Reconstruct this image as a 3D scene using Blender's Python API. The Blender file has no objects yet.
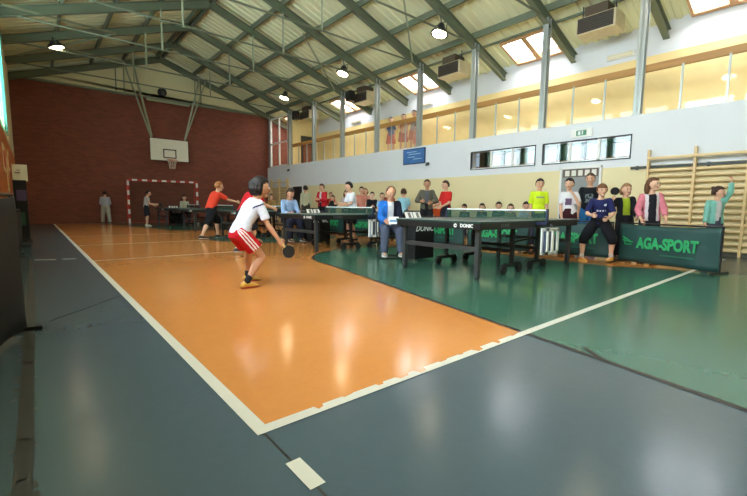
import bpy, bmesh, math, random
from mathutils import Vector, Matrix, noise
V = Vector
random.seed(7)
SC = bpy.context.scene
COL = SC.collection
PI = math.pi
ORD = ['first', 'second', 'third', 'fourth', 'fifth', 'sixth', 'seventh', 'eighth', 'ninth', 'tenth', 'eleventh']

# ---------------------------------------------------------------- materials
MATS = {}
def srgb(r, g, b):
    f = lambda c: (c/255/12.92) if c/255 <= .04045 else ((c/255+.055)/1.055)**2.4
    return (f(r), f(g), f(b), 1)

def mat(name, rgb, rough=.6, metal=0., var=.06, scale=6., bump=0., spec=None, emit=0., alpha=1., coat=0.):
    if name in MATS: return MATS[name]
    m = bpy.data.materials.new(name); m.use_nodes = True
    nt = m.node_tree; b = nt.nodes['Principled BSDF']
    c = srgb(*rgb)
    tc = nt.nodes.new('ShaderNodeTexCoord'); n = nt.nodes.new('ShaderNodeTexNoise')
    n.inputs['Scale'].default_value = scale; n.inputs['Detail'].default_value = 4
    nt.links.new(tc.outputs['Object'], n.inputs['Vector'])
    mx = nt.nodes.new('ShaderNodeMix'); mx.data_type = 'RGBA'
    mx.inputs['A'].default_value = tuple(min(1, c[i]*(1-var*2)) for i in range(3))+(1,)
    mx.inputs['B'].default_value = tuple(min(1, c[i]*(1+var*2)) for i in range(3))+(1,)
    nt.links.new(n.outputs['Fac'], mx.inputs['Factor'])
    nt.links.new(mx.outputs['Result'], b.inputs['Base Color'])
    b.inputs['Roughness'].default_value = rough; b.inputs['Metallic'].default_value = metal
    if spec is not None: b.inputs['Specular IOR Level'].default_value = spec
    if coat: b.inputs['Coat Weight'].default_value = coat
    if emit:
        b.inputs['Emission Color'].default_value = c; b.inputs['Emission Strength'].default_value = emit
    if alpha < 1: b.inputs['Alpha'].default_value = alpha
    if bump:
        bp = nt.nodes.new('ShaderNodeBump'); bp.inputs['Strength'].default_value = bump
        bp.inputs['Distance'].default_value = .02
        nt.links.new(n.outputs['Fac'], bp.inputs['Height']); nt.links.new(bp.outputs['Normal'], b.inputs['Normal'])
    MATS[name] = m
    return m

def cloth(rgb):
    return mat('cloth_%d_%d_%d' % rgb, rgb, rough=.85, var=.10, scale=22, bump=.15, spec=.2)

def floor_mat(name, rgb, rough, var, spec=.42):
    m = bpy.data.materials.new(name); m.use_nodes = True
    nt = m.node_tree; b = nt.nodes['Principled BSDF']; L = nt.links.new
    c = srgb(*rgb)
    tc = nt.nodes.new('ShaderNodeTexCoord')
    n1 = nt.nodes.new('ShaderNodeTexNoise'); n1.inputs['Scale'].default_value = .9; n1.inputs['Detail'].default_value = 6
    n2 = nt.nodes.new('ShaderNodeTexNoise'); n2.inputs['Scale'].default_value = 14; n2.inputs['Detail'].default_value = 8
    n2.inputs['Distortion'].default_value = 1.2
    for n in (n1, n2): L(tc.outputs['Object'], n.inputs['Vector'])
    add = nt.nodes.new('ShaderNodeMix'); add.data_type = 'FLOAT'; add.inputs['Factor'].default_value = .45
    L(n1.outputs['Fac'], add.inputs['A']); L(n2.outputs['Fac'], add.inputs['B'])
    mx = nt.nodes.new('ShaderNodeMix'); mx.data_type = 'RGBA'
    mx.inputs['A'].default_value = tuple(c[i]*(1-var*2.2) for i in range(3))+(1,)
    mx.inputs['B'].default_value = tuple(min(1, c[i]*(1+var*2.2)) for i in range(3))+(1,)
    L(add.outputs['Result'], mx.inputs['Factor']); L(mx.outputs['Result'], b.inputs['Base Color'])
    r = nt.nodes.new('ShaderNodeMapRange'); r.inputs['From Min'].default_value = .3; r.inputs['From Max'].default_value = .7
    r.inputs['To Min'].default_value = rough*.9; r.inputs['To Max'].default_value = rough*1.15
    L(n2.outputs['Fac'], r.inputs['Value']); L(r.outputs['Result'], b.inputs['Roughness'])
    b.inputs['Specular IOR Level'].default_value = spec
    bp = nt.nodes.new('ShaderNodeBump'); bp.inputs['Strength'].default_value = .03; bp.inputs['Distance'].default_value = .002
    L(n1.outputs['Fac'], bp.inputs['Height']); L(bp.outputs['Normal'], b.inputs['Normal'])
    return m

def brick_mat():
    m = bpy.data.materials.new('red_brick'); m.use_nodes = True
    nt = m.node_tree; b = nt.nodes['Principled BSDF']; L = nt.links.new
    tc = nt.nodes.new('ShaderNodeTexCoord'); sp = nt.nodes.new('ShaderNodeSeparateXYZ'); cb = nt.nodes.new('ShaderNodeCombineXYZ')
    L(tc.outputs['Object'], sp.inputs['Vector']); L(sp.outputs['X'], cb.inputs['X']); L(sp.outputs['Z'], cb.inputs['Y'])
    br = nt.nodes.new('ShaderNodeTexBrick'); br.inputs['Scale'].default_value = 1
    br.inputs['Brick Width'].default_value = .26; br.inputs['Row Height'].default_value = .085; br.inputs['Mortar Size'].default_value = .008
    br.inputs['Color1'].default_value = srgb(*BRICK[0]); br.inputs['Color2'].default_value = srgb(*BRICK[1]); br.inputs['Mortar'].default_value = srgb(*BRICK[2])
    L(cb.outputs['Vector'], br.inputs['Vector']); L(br.outputs['Color'], b.inputs['Base Color'])
    b.inputs['Roughness'].default_value = .75
    bp = nt.nodes.new('ShaderNodeBump'); bp.inputs['Strength'].default_value = .3; bp.inputs['Distance'].default_value = .01; bp.invert = True
    L(br.outputs['Fac'], bp.inputs['Height']); L(bp.outputs['Normal'], b.inputs['Normal'])
    return m

def wood(name, rgb, rough=.45, axis='z', sc=18):
    if name in MATS: return MATS[name]
    m = bpy.data.materials.new(name); m.use_nodes = True
    nt = m.node_tree; b = nt.nodes['Principled BSDF']; L = nt.links.new; c = srgb(*rgb)
    tc = nt.nodes.new('ShaderNodeTexCoord'); mp = nt.nodes.new('ShaderNodeMapping')
    mp.inputs['Scale'].default_value = {'z': (sc, sc, .8), 'y': (sc, .8, sc), 'x': (.8, sc, sc)}[axis]
    n = nt.nodes.new('ShaderNodeTexNoise'); n.inputs['Scale'].default_value = 1; n.inputs['Detail'].default_value = 5
    L(tc.outputs['Object'], mp.inputs['Vector']); L(mp.outputs['Vector'], n.inputs['Vector'])
    mx = nt.nodes.new('ShaderNodeMix'); mx.data_type = 'RGBA'
    mx.inputs['A'].default_value = tuple(x*.72 for x in c[:3])+(1,); mx.inputs['B'].default_value = tuple(min(1, x*1.2) for x in c[:3])+(1,)
    L(n.outputs['Fac'], mx.inputs['Factor']); L(mx.outputs['Result'], b.inputs['Base Color']); b.inputs['Roughness'].default_value = rough
    MATS[name] = m
    return m

def sheer(name, rgb, see, gloss=.0, rough=.1):
    """thin see-through sheet: net, glass; 'see' is the share of light passing straight through"""
    if name in MATS: return MATS[name]
    m = bpy.data.materials.new(name); m.use_nodes = True
    nt = m.node_tree; L = nt.links.new; b = nt.nodes['Principled BSDF']; out = nt.nodes['Material Output']
    b.inputs['Base Color'].default_value = srgb(*rgb); b.inputs['Roughness'].default_value = rough
    t = nt.nodes.new('ShaderNodeBsdfTransparent'); mx = nt.nodes.new('ShaderNodeMixShader')
    if gloss:
        g = nt.nodes.new('ShaderNodeBsdfGlossy'); g.inputs['Roughness'].default_value = rough
        g.inputs['Color'].default_value = srgb(*rgb); src = g
    else: src = b
    mx.inputs['Fac'].default_value = 1-see
    L(t.outputs[0], mx.inputs[1]); L(src.outputs[0], mx.inputs[2]); L(mx.outputs[0], out.inputs['Surface'])
    MATS[name] = m
    return m

BRICK = ((132, 68, 50), (113, 56, 41), (116, 76, 58))
M_STEEL = mat('green_grey_steel_paint', (106, 116, 96), .45, .1, .05, 3)
M_STEEL2 = mat('light_green_steel_paint', (150, 158, 132), .45, .1, .05, 3)
M_COLM = mat('grey_column_paint', (172, 178, 174), .35, .3, .04, 3)
M_DECK = mat('cream_corrugated_sheet', (222, 222, 182), .5, 0, .04, 1.2)
M_WHITE = mat('white_wall_paint', (218, 222, 226), .65, 0, .015, 2)
M_YEL = mat('pale_yellow_wall_paint', (224, 210, 164), .6, 0, .02, 2)
M_GYEL = mat('gallery_yellow_paint', (238, 212, 150), .55, 0, .03, 2)
M_CREAM = mat('cream_gable_sheet', (220, 214, 172), .6, 0, .03, 2)
M_BLACK = mat('black_paint', (18, 19, 20), .4, 0, .05)
M_BLKCLOTH = mat('black_cloth', (11, 12, 13), .8, 0, .1, 10)
M_GREYM = mat('grey_metal', (70, 74, 76), .35, .5, .05)
M_WPAINT = mat('white_gloss_paint', (230, 230, 226), .4, 0, .02)
M_RED = mat('red_paint', (190, 44, 36), .4, 0, .05)
M_PINE = wood('pine_wood', (218, 188, 132), .4, 'z')
M_PINEY = wood('pine_wood_rung', (224, 198, 148), .4, 'y')
M_RAILW = wood('varnished_rail_wood', (176, 128, 66), .35, 'y')
M_ORWOOD = wood('orange_wainscot_wood', (176, 98, 36), .4, 'z', 9)
M_SKYW = wood('skylight_wood', (196, 150, 104), .4, 'y')
M_BANNER = mat('dark_green_banner_cloth', (24, 62, 58), .55, 0, .12, 5, .2)
M_BANTXT = mat('bright_green_print', (34, 150, 88), .6, 0, .04)
M_TTTOP = mat('dark_green_table_surface', (34, 62, 56), .35, 0, .03)
M_NET = sheer('table_net_mesh', (34, 74, 58), .5, 0, .8)
M_WTAPE = mat('white_tape', (225, 228, 226), .6, 0, .02)
M_GLASS = sheer('clear_pane', (255, 255, 255), .93, 1, .03)
M_POLY = sheer('gallery_clear_panel', (255, 255, 255), .97, 1, .04)
M_BOARD = mat('backboard_white', (226, 224, 206), .4, 0, .02)
M_RUBB = mat('black_rubber', (22, 22, 22), .7, 0, .05)
M_RRUB = mat('red_rubber', (140, 26, 24), .6, 0, .05)
M_LAMP = mat('lamp_glow', (255, 232, 190), .5, 0, 0, emit=34)
M_SKYL = mat('skylight_pane_glow', (236, 244, 255), .5, 0, 0, emit=13.5)
M_WINL = mat('daylight_window_pane', (226, 236, 246), .5, 0, 0, emit=15)

# ---------------------------------------------------------------- mesh builder
class MB:
    def __init__(s): s.bm = bmesh.new(); s.mi = 0
    def face(s, vs):
        try:
            f = s.bm.faces.new(vs); f.material_index = s.mi; return f
        except ValueError: return None
    def poly(s, pts):
        return s.face([s.bm.verts.new(p) for p in pts])
    def box(s, c, d, R=None):
        c = V(c); h = V(d)/2
        vs = []
        for x in (-1, 1):
            for y in (-1, 1):
                for z in (-1, 1):
                    p = V((x*h.x, y*h.y, z*h.z))
                    if R is not None: p = R @ p
                    vs.append(s.bm.verts.new(c+p))
        for q in ((0, 1, 3, 2), (4, 6, 7, 5), (0, 4, 5, 1), (2, 3, 7, 6), (0, 2, 6, 4), (1, 5, 7, 3)): s.face([vs[i] for i in q])
        return s
    def span(s, a, b):
        a = V(a); b = V(b); return s.box((a+b)/2, (abs(b.x-a.x), abs(b.y-a.y), abs(b.z-a.z)))
    def beam(s, a, b, w, h, up=(0, 0, 1)):
        """rectangular bar from a to b: w sideways, h along up"""
        a = V(a); b = V(b); d = (b-a); L = d.length; d.normalize()
        u = V(up); x = d.cross(u)
        if x.length < 1e-4: x = d.cross(V((1, 0, 0)))
        x.normalize(); u = x.cross(d)
        return s.box((a+b)/2, (w, L, h), Matrix((x, d, u)).transposed())
    def ibeam(s, a, b, w, h, t=.02, up=(0, 0, 1)):
        a = V(a); b = V(b); d = (b-a).normalized(); u = V(up); x = d.cross(u).normalized(); u = x.cross(d)
        s.beam(a, b, t*.8, h, up)
        for k in (-1, 1): s.beam(a+u*k*(h/2-t/2), b+u*k*(h/2-t/2), w, t, up)
        return s
    def tube(s, pts, r, n=8, caps=True):
        pts = [V(p) for p in pts]
        rr = r if isinstance(r, (list, tuple)) else [r]*len(pts)
        rings = []; prev = None
        for i, p in enumerate(pts):
            d = (pts[min(i+1, len(pts)-1)]-pts[max(i-1, 0)]).normalized()
            if prev is None:
                x = d.cross(V((0, 0, 1)))
                if x.length < .05: x = d.cross(V((1, 0, 0)))
            else: x = prev-d*prev.dot(d)
            x.normalize(); prev = x; y = d.cross(x)
            rings.append([s.bm.verts.new(p+x*math.cos(2*PI*k/n)*rr[i]+y*math.sin(2*PI*k/n)*rr[i]) for k in range(n)])
        for a, b in zip(rings, rings[1:]):
            for k in range(n): s.face((a[k], a[(k+1) % n], b[(k+1) % n], b[k]))
        if caps: s.face(rings[0][::-1]); s.face(rings[-1])
        return s
    def loft(s, rings):
        """rings: (centre, right, fwd, a, b); closed with caps"""
        n = 16; R = []
        for c, x, y, a, b in rings:
            R.append([s.bm.verts.new(c+x*a*math.cos(2*PI*k/n)+y*b*math.sin(2*PI*k/n)) for k in range(n)])
        for p, q in zip(R, R[1:]):
            for k in range(n): s.face((p[k], p[(k+1) % n], q[(k+1) % n], q[k]))
        s.face(R[0][::-1]); s.face(R[-1]); return s
    def ball(s, c, r, R=None, seg=12, rings=8, fn=None):
        c = V(c); r = V(r) if not isinstance(r, (int, float)) else V((r, r, r)); g = []
        for i in range(rings+1):
            t = PI*i/rings; row = []
            for k in range(seg if 0 < i < rings else 1):
                f = 2*PI*k/seg; d = V((math.sin(t)*math.cos(f), math.sin(t)*math.sin(f), math.cos(t)))
                m = fn(d) if fn else 1
                p = V((d.x*r.x*m, d.y*r.y*m, d.z*r.z*m))
                if R is not None: p = R @ p
                row.append(s.bm.verts.new(c+p))
            g.append(row)
        for i in range(rings):
            a, b = g[i], g[i+1]
            for k in range(seg):
                k2 = (k+1) % seg
                if len(a) == 1: s.face((a[0], b[k], b[k2]))
                elif len(b) == 1: s.face((a[k], b[0], a[k2]))
                else: s.face((a[k], b[k], b[k2], a[k2]))
        return s
    def limb(s, pts, rads, seg=10, balls=(True, True)):
        for i in range(len(pts)-1): s.tube([pts[i], pts[i+1]], [rads[i], rads[i+1]], seg)
        for i, p in enumerate(pts):
            if (i == 0 and not balls[0]) or (i == len(pts)-1 and not balls[1]): continue
            s.ball(p, rads[i], None, seg, 6)
        return s
    def prism(s, pts, z0, z1):
        a = [s.bm.verts.new((p[0], p[1], z0)) for p in pts]; b = [s.bm.verts.new((p[0], p[1], z1)) for p in pts]; n = len(pts)
        s.face(a[::-1]); s.face(b)
        for k in range(n): s.face((a[k], a[(k+1) % n], b[(k+1) % n], b[k]))
        return s
    def mesh(s, name, mats, smooth=False):
        bmesh.ops.recalc_face_normals(s.bm, faces=s.bm.faces)
        me = bpy.data.meshes.new(name); s.bm.to_mesh(me); s.bm.free()
        for m in (mats if isinstance(mats, (list, tuple)) else [mats]): me.materials.append(m)
        if smooth: me.polygons.foreach_set('use_smooth', [True]*len(me.polygons))
        return me

def link(o, parent=None):
    COL.objects.link(o)
    if parent is not None: o.parent = parent
    return o
def rootmat(p):
    m = Matrix.Identity(4)
    while p is not None:
        m = Matrix.LocRotScale(p.location, p.rotation_euler, p.scale) @ m; p = p.parent
    return m
def obj(name, mb, mats, parent=None, smooth=False, world=False, bevel=0):
    """one mesh object; world=True: the shape was given in scene coordinates, not the thing's own"""
    if world and parent is not None: mb.bm.transform(rootmat(parent).inverted())
    o = link(bpy.data.objects.new(name, mb.mesh(name, mats, smooth)), parent)
    if bevel:
        b = o.modifiers.new('bevel', 'BEVEL'); b.width = bevel; b.segments = 2; b.limit_method = 'ANGLE'
    return o
def tag(o, label=None, cat=None, group=None, kind=None):
    if label: o['label'] = label
    if cat: o['category'] = cat
    if group: o['group'] = group
    if kind: o['kind'] = kind
    return o
def thing(name, label, cat, loc=(0, 0, 0), rz=0, group=None):
    o = bpy.data.objects.new(name, None); o.empty_display_size = .1; COL.objects.link(o)
    o.location = loc; o.rotation_euler = (0, 0, rz)
    return tag(o, label, cat, group)
def single(name, label, cat, mb, mats, group=None, smooth=False, bevel=0):
    return tag(obj(name, mb, mats, None, smooth, False, bevel), label, cat, group)
def struct(name, mb, mats, parent=None, smooth=False):
    o = obj(name, mb, mats, parent, smooth)
    if parent is None: o['kind'] = 'structure'
    return o
def dup(o, parent=None):
    c = o.copy(); link(c, parent)
    for ch in list(o.children): dup(ch, c)
    return c
def text_mesh(name, txt, size, m, parent, origin, right, up, ext=.002, bold=.0, shear=0., align='CENTER', world=False, squash=1.):
    cu = bpy.data.curves.new(name, 'FONT'); cu.body = txt; cu.size = size; cu.extrude = ext; cu.offset = bold; cu.shear = shear
    cu.align_x = align; cu.align_y = 'CENTER'; cu.resolution_u = 3
    t = bpy.data.objects.new(name, cu); COL.objects.link(t)
    bpy.context.view_layer.update()
    me = bpy.data.meshes.new_from_object(t.evaluated_get(bpy.context.evaluated_depsgraph_get()))
    bpy.data.objects.remove(t)
    r = V(right).normalized(); u = V(up).normalized(); n = r.cross(u)
    T = Matrix((( r.x*squash, u.x, n.x, origin[0]), (r.y*squash, u.y, n.y, origin[1]), (r.z*squash, u.z, n.z, origin[2]), (0, 0, 0, 1)))
    if world and parent is not None: T = rootmat(parent).inverted() @ T
    me.transform(T); me.materials.clear(); me.materials.append(m); me.name = name
    return link(bpy.data.objects.new(name, me), parent)

# ---------------------------------------------------------------- the hall: dimensions
XL, XR, YB, YF = -.45, 10.8, -2.3, 22.6
XC, ZR, SL = 5.2, 8.05, .345           # ridge position, height and roof slope
XG = 12.65                             # outer wall of the gallery
rz_ = lambda x: ZR-SL*abs(x-XC)
CY = [1.1+2.3625*k for k in range(-1, 10)]; CY = [1.09, 3.45, 5.76, 8.08, 10.43, 12.8, 15.2, 17.62, 20.08, 22.42]
BAYS = [-1.27]+CY

# floor: one sheet floor with painted court markings
mf = [floor_mat('blue_grey_floor', (72, 86, 92), .2, .07, .22), floor_mat('orange_floor', (196, 128, 66), .15, .07, .4),
      floor_mat('green_floor', (56, 96, 78), .17, .07, .36), floor_mat('white_line_paint', (198, 194, 180), .4, .06), mat('dark_floor_seam', (38, 36, 32), .5)]
f = MB()
f.span((XL, YB, -.2), (XG, YF, 0))
def sheet(pts, z, mi):
    f.mi = mi; f.poly([(p[0], p[1], z) for p in pts])
sheet([(.71, 1.55), (10.05, 1.55), (10.05, 22.3), (.71, 22.3)], .001, 1)
def key(base, ft, s):
    pts = [(5.37-3.0, base), (5.37+3.0, base), (5.37+1.8, ft)]
    pts += [(5.37+1.8*math.cos(a), ft+s*1.8*math.sin(a)) for a in [PI*k/24 for k in range(1, 24)]]
    return pts+[(5.37-1.8, ft)]
def outline(pts, w, z, mi, closed=True):
    n = len(pts)
    for i in range(n if closed else n-1):
        a = V((*pts[i], 0)); b = V((*pts[(i+1) % n], 0)); d = (b-a).normalized(); x = V((-d.y, d.x, 0))*w/2
        sheet([a-x-d*w*.3, b-x+d*w*.3, b+x+d*w*.3, a+x-d*w*.3], z, mi)
k1 = key(-.5, 5.3, 1); k1[2:2] = [(7.72, 1.55), (7.2, 2.4)]; k2 = key(22.3, 16.6, -1)
cc = [(5.37+1.8*math.cos(2*PI*k/40), 10.9+1.8*math.sin(2*PI*k/40)) for k in range(40)]
for p in (k1, k2, cc): sheet(p, .002, 2)
for p in (k1, k2, cc): outline(p, .045, .003, 4)
sheet([(.65, 1.49), (.71, 1.49), (.71, 22.36), (.65, 22.36)], .004, 3)          # side line
def hline(y, x0, x1, w=.06): sheet([(x0, y-w/2), (x1, y-w/2), (x1, y+w/2), (x0, y+w/2)], .004, 3)
hline(1.52, .71, 10.05); hline(22.33, .71, 10.05); hline(7.9, .71, 3.2, .04); hline(13.9, .71, 3.9, .04); hline(10.9, .71, 3.55, .04)
sheet([(10.0, 1.55), (10.05, 1.55), (10.05, 22.3), (10.0, 22.3)], .004, 3)
sheet([(.65, 1.08), (.71, 1.08), (.71, 1.255), (.65, 1.255)], .004, 3)           # service mark
rr = random.Random(3)
x = .95
while x < 2.78:                                                                   # paint chips biting the line
    w = rr.uniform(.03, .12); d = rr.uniform(.015, .055)
    sheet([(x, 1.553), (x+w*.2, 1.553-d), (x+w*.8, 1.553-d*rr.uniform(.5, 1)), (x+w, 1.553)], .005, 1)
    x += w+rr.uniform(.02, .16)
sheet([(.665, .2), (.675, .2), (.685, 1.49), (.675, 1.49)], .001, 4)
sheet([(-.12, -1), (-.07, -1), (-.03, 5), (-.05, 9), (-.09, 9), (-.09, 5)], .001, 4)
for k in range(110):
    yy = rr.uniform(.4, 4.2); xx = rr.uniform(-.11, -.05); l_ = rr.uniform(.01, .05); sheet([(xx-.025, yy), (xx+.02, yy+.01), (xx+.015, yy+l_+.01), (xx-.02, yy+l_)], .0012, 4)
sheet([(-.03, 8.55), (.24, 8.4), (.26, 8.45), (-.02, 8.6)], .004, 3); sheet([(.32, 8.42), (.5, 8.35), (.52, 8.4), (.34, 8.47)], .004, 3)
for a, b, w in (((1.3, 5.85), (3.2, 7.3), .012), ((.05, 4.05), (.62, 4.75), .012), ((2.65, .9), (2.8, 1.1), .03)):
    a = V((*a, 0)); b = V((*b, 0)); x_ = (b-a).cross(V((0, 0, 1))).normalized()*w/2
    sheet([a-x_, b-x_, b+x_, a+x_], .0055, 4)
floor = struct('floor', f, mf)

# far brick wall with cream gable above
w = MB(); w.span((XL-.3, YF, 0), (XG+.3, YF+.3, 6.1)); w.mi = 1
w.bm.verts.ensure_lookup_table()
pts = [(XL-.3, 6.1), (XG+.3, 6.1), (XG+.3, rz_(XG)+.3), (XC, ZR+.4), (XL-.3, rz_(XL)+.3)]
a = [w.bm.verts.new((p[0], YF+.02, p[1])) for p in pts]; b = [w.bm.verts.new((p[0], YF+.28, p[1])) for p in pts]
w.face(a); w.face(b[::-1])
for k in range(5): w.face((a[k], a[(k+1) % 5], b[(k+1) % 5], b[k]))
w.mi = 2
for x in (XC-1.9, XC+1.9): w.span((x-.02, YF-.02, 6.1), (x+.02, YF+.03, rz_(x)))
wf = struct('wall_front', w, [brick_mat(), M_CREAM, M_STEEL])
t = MB(); t.span((XL, YF-.03, 6.07), (XR, YF+.05, 6.13)); struct('trim_1', t, M_STEEL2)

# back wall behind the camera
w = MB(); w.span((XL-.3, YB-.3, 0), (XG+.3, YB, 8.6)); struct('wall_back', w, M_CREAM)

# left wall: wainscot wood, window band
w = MB(); w.span((XL-.3, YB, 0), (XL, YF, 2.9)); w.span((XL-.3, YB, 5.75), (XL, YF, 6.5))
for y in BAYS[:8]: w.span((XL-.3, y-.14, 2.9), (XL, y+.14, 5.75))
w.span((XL-.3, BAYS[7], 2.9), (XL, YF, 5.75))
struct('wall_left', w, M_CREAM)
w = MB(); w.span((XL, 7.0, 0), (XL+.10, 17.7, 2.34)); struct('trim_2', w, M_ORWOOD)
for i in range(7):
    y0, y1 = BAYS[i]+.14, BAYS[i+1]-.14
    w = MB()
    for z in (2.9, 4.3, 5.7): w.span((XL-.2, y0, z), (XL-.1, y1, z+.05))
    for y in (y0, (y0+y1)/2-.025, y1-.05): w.span((XL-.2, y, 2.9), (XL-.1, y+.05, 5.75))
    o = struct('window_%d' % (i+3), w, M_WPAINT)
    g = MB(); g.span((XL-.17, y0, 2.92), (XL-.15, y1, 5.73)); obj('pane', g, M_WINL, o)
n = MB()
for i in range(44):
    y = 5.2+i*.23; y2 = y+.23; xx = XL+.05+.02*math.sin(i*1.3); x2 = XL+.05+.02*math.sin((i+1)*1.3)
    n.poly([(xx, y, 2.75), (x2, y2, 2.75), (x2, y2, 6.2), (xx, y, 6.2)])
single('safety_net', 'turquoise green ball net hanging over the left windows', 'net', n, sheer('green_net', (30, 150, 126), .35, 0, .8))

# right wall: yellow below, white above, two strip windows
w = MB(); T = .25
WIN = [(3.5, 5.62), (5.86, 8.0)]; Z0, Z1 = 2.13, 2.66
w.mi = 0; w.span((XR, YB, 0), (XR+T, YF, 1.93)); w.mi = 1
w.span((XR, YB, 1.93), (XR+T, YF, Z0)); w.span((XR, YB, Z1), (XR+T, YF, 3.1))
w.span((XR, YB, Z0), (XR+T, WIN[0][0], Z1)); w.span((XR, WIN[0][1], Z0), (XR+T, WIN[1][0], Z1)); w.span((XR, WIN[1][1], Z0), (XR+T, YF, Z1))
struct('wall_right', w, [M_YEL, M_WHITE])
for i, (y0, y1) in enumerate(WIN):
    w = MB()
    w.span((XR-.015, y0-.02, Z0-.02), (XR+.05, y1+.02, Z0+.005)); w.span((XR-.015, y0-.02, Z1-.005), (XR+.05, y1+.02, Z1+.02))
    w.span((XR-.015, y0-.02, Z0), (XR+.05, y0+.005, Z1)); w.span((XR-.015, y1-.005, Z0), (XR+.05, y1+.03, Z1))
    o = struct('window_%d' % (i+1), w, M_BLACK)
    m = MB()
    for k in (1, 2):
        y = y0+(y1-y0)*k/3; m.span((XR+.01, y-.03, Z0), (XR+.06, y+.03, Z1))
    m.span((XR+.01, y0, Z0), (XR+.06, y1, Z0+.03)); obj('mullion', m, M_WPAINT, o)
    g = MB(); g.span((XR+.03, y0, Z0), (XR+.035, y1, Z1)); obj('pane', g, M_GLASS, o)
# passage behind the strip windows, open to the sky, with brick piers
w = MB(); w.span((XG, YB, 0), (XG+.25, YF, 2.41)); w.mi = 1; w.span((XG, YB, 2.95), (XG+.25, YF, 6.0))
w.mi = 2
for y, h in ((3.5, .16), (4.78, .17), (5.39, .03), (5.99, .17), (7.38, .16), (8.11, .03), (8.85, .16), (10.3, .16)): w.span((XG, y-h, 2.3), (XG+.2, y+h, 2.95))
w.mi = 3; w.span((XG-.012, YB, 3.05), (XG+.01, YF, 4.93))
struct('wall_gallery', w, [mat('red_brick_sill', (150, 78, 66), .7), M_WHITE, mat('dark_pier', (58, 60, 66), .7), M_GYEL])
w = MB(); w.span((XR+.2, YB, 2.93), (XG, YF, 3.05)); struct('floor_gallery', w, M_CREAM)
c = MB()
for k in range(7):
    y0 = 2.9+k*.95
    c.tube([(XG-.1, y0+.95*j/6, 2.86-.1*math.sin(PI*j/6)) for j in range(7)], .012, 6)
single('cable', 'dark cable sagging in loops behind the strip windows', 'cable', c, M_BLACK)

# doors and notices on the right wall
d = MB(); d.span((XR-.03, 4.12, 0), (XR+.01, 5.06, 1.98)); dr = struct('door_1', d, mat('grey_door', (140, 142, 140), .5))
d = MB()
for y in (4.08, 5.06): d.span((XR-.05, y, 0), (XR, y+.05, 2.0))
d.span((XR-.05, 4.08, 1.95), (XR, 5.11, 2.01)); obj('frame', d, M_WPAINT, dr)
d = MB(); d.tube([(XR-.03, 4.24, 1.0), (XR-.09, 4.24, 1.0), (XR-.09, 4.36, 1.0)], .012); obj('handle', d, M_GREYM, dr)
d = MB(); d.span((XR-.04, 4.16, 1.74), (XR-.03, 5.03, 1.94)); d.mi = 1
for k in range(5): d.span((XR-.046, 4.2+k*.165, 1.77), (XR-.04, 4.31+k*.165, 1.91))
obj('picture_strip', d, [mat('strip_brown', (96, 84, 74), .6), mat('strip_white', (220, 216, 206), .6)], dr)
d = MB(); d.span((XR-.03, 18.55, 0), (XR+.01, 19.55, 1.92)); dr = struct('door_2', d, mat('black_door', (34, 34, 36), .5))
d = MB(); d.span((XR-.05, 18.49, 0), (XR, 18.55, 1.98)); d.span((XR-.05, 19.55, 0), (XR, 19.9, 1.98)); d.span((XR-.05, 18.49, 1.92), (XR, 19.6, 1.98))
obj('frame', d, M_WPAINT, dr)
t = thing('notice_board', 'blue framed notice board on the white gallery front', 'sign', (XR-.02, 10.53, 2.76))
d = MB(); d.box((0, 0, 0), (.04, 1.1, .56)); obj('frame', d, mat('dark_blue_frame', (36, 60, 92), .5), t)
d = MB(); d.box((-.022, 0, 0), (.006, 1.03, .49)); d.mi = 1
for k, (y, z, l) in enumerate(((.1, .16, .5), (-.05, .08, .6), (.12, -.02, .36), (-.2, -.1, .4))): d.box((-.026, y, z), (.004, l, .025))
obj('poster', d, [mat('blue_poster', (62, 112, 172), .45, 0, .25, 3), mat('pale_blue_print', (170, 200, 226), .5)], t)
t = thing('exit_sign', 'small white exit sign with green panel above the strip windows', 'sign', (XR-.03, 4.62, 2.84))
d = MB(); d.box((0, 0, 0), (.05, .52, .21)); obj('housing', d, M_WPAINT, t, bevel=.008)
d = MB(); d.box((-.027, 0, 0), (.006, .25, .13)); d.mi = 1
d.box((-.031, -.03, .0), (.004, .03, .07)); d.box((-.031, .05, 0), (.004, .06, .09)); d.ball((-.031, -.03, .045), .014)
obj('panel', d, [mat('exit_green', (60, 132, 96), .4), M_WTAPE], t)
b = MB(); b.span((XR-.06, .9, 1.86), (XR-.01, 3.45, 1.915)); 
for y in (1.0, 2.0, 3.3): b.span((XR-.03, y, 1.84), (XR, y+.05, 1.93))
single('wall_pipe', 'dark green bar running along the wall behind the wall bars', 'pipe', b, mat('dark_green_bar', (34, 44, 42), .5))
for (y, z) in ((20.0, 2.83), (9.85, 2.44)):
    b = MB(); b.box((0, 0, 0), (.06, .12, .1)); b.tube([(-.02, 0, -.02), (-.09, 0, -.05)], .03)
    o = single('wall_fitting', 'small grey fitting on the white wall '+('at the far end' if y > 15 else 'beside the blue notice board'), 'fitting', b, M_GREYM); o.location = (XR-.03, y, z)

# baseboard
b = MB(); b.span((XR-.02, YB, 0), (XR, YF, .1)); struct('baseboard_right', b, mat('grey_skirting', (110, 104, 92), .6))

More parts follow.
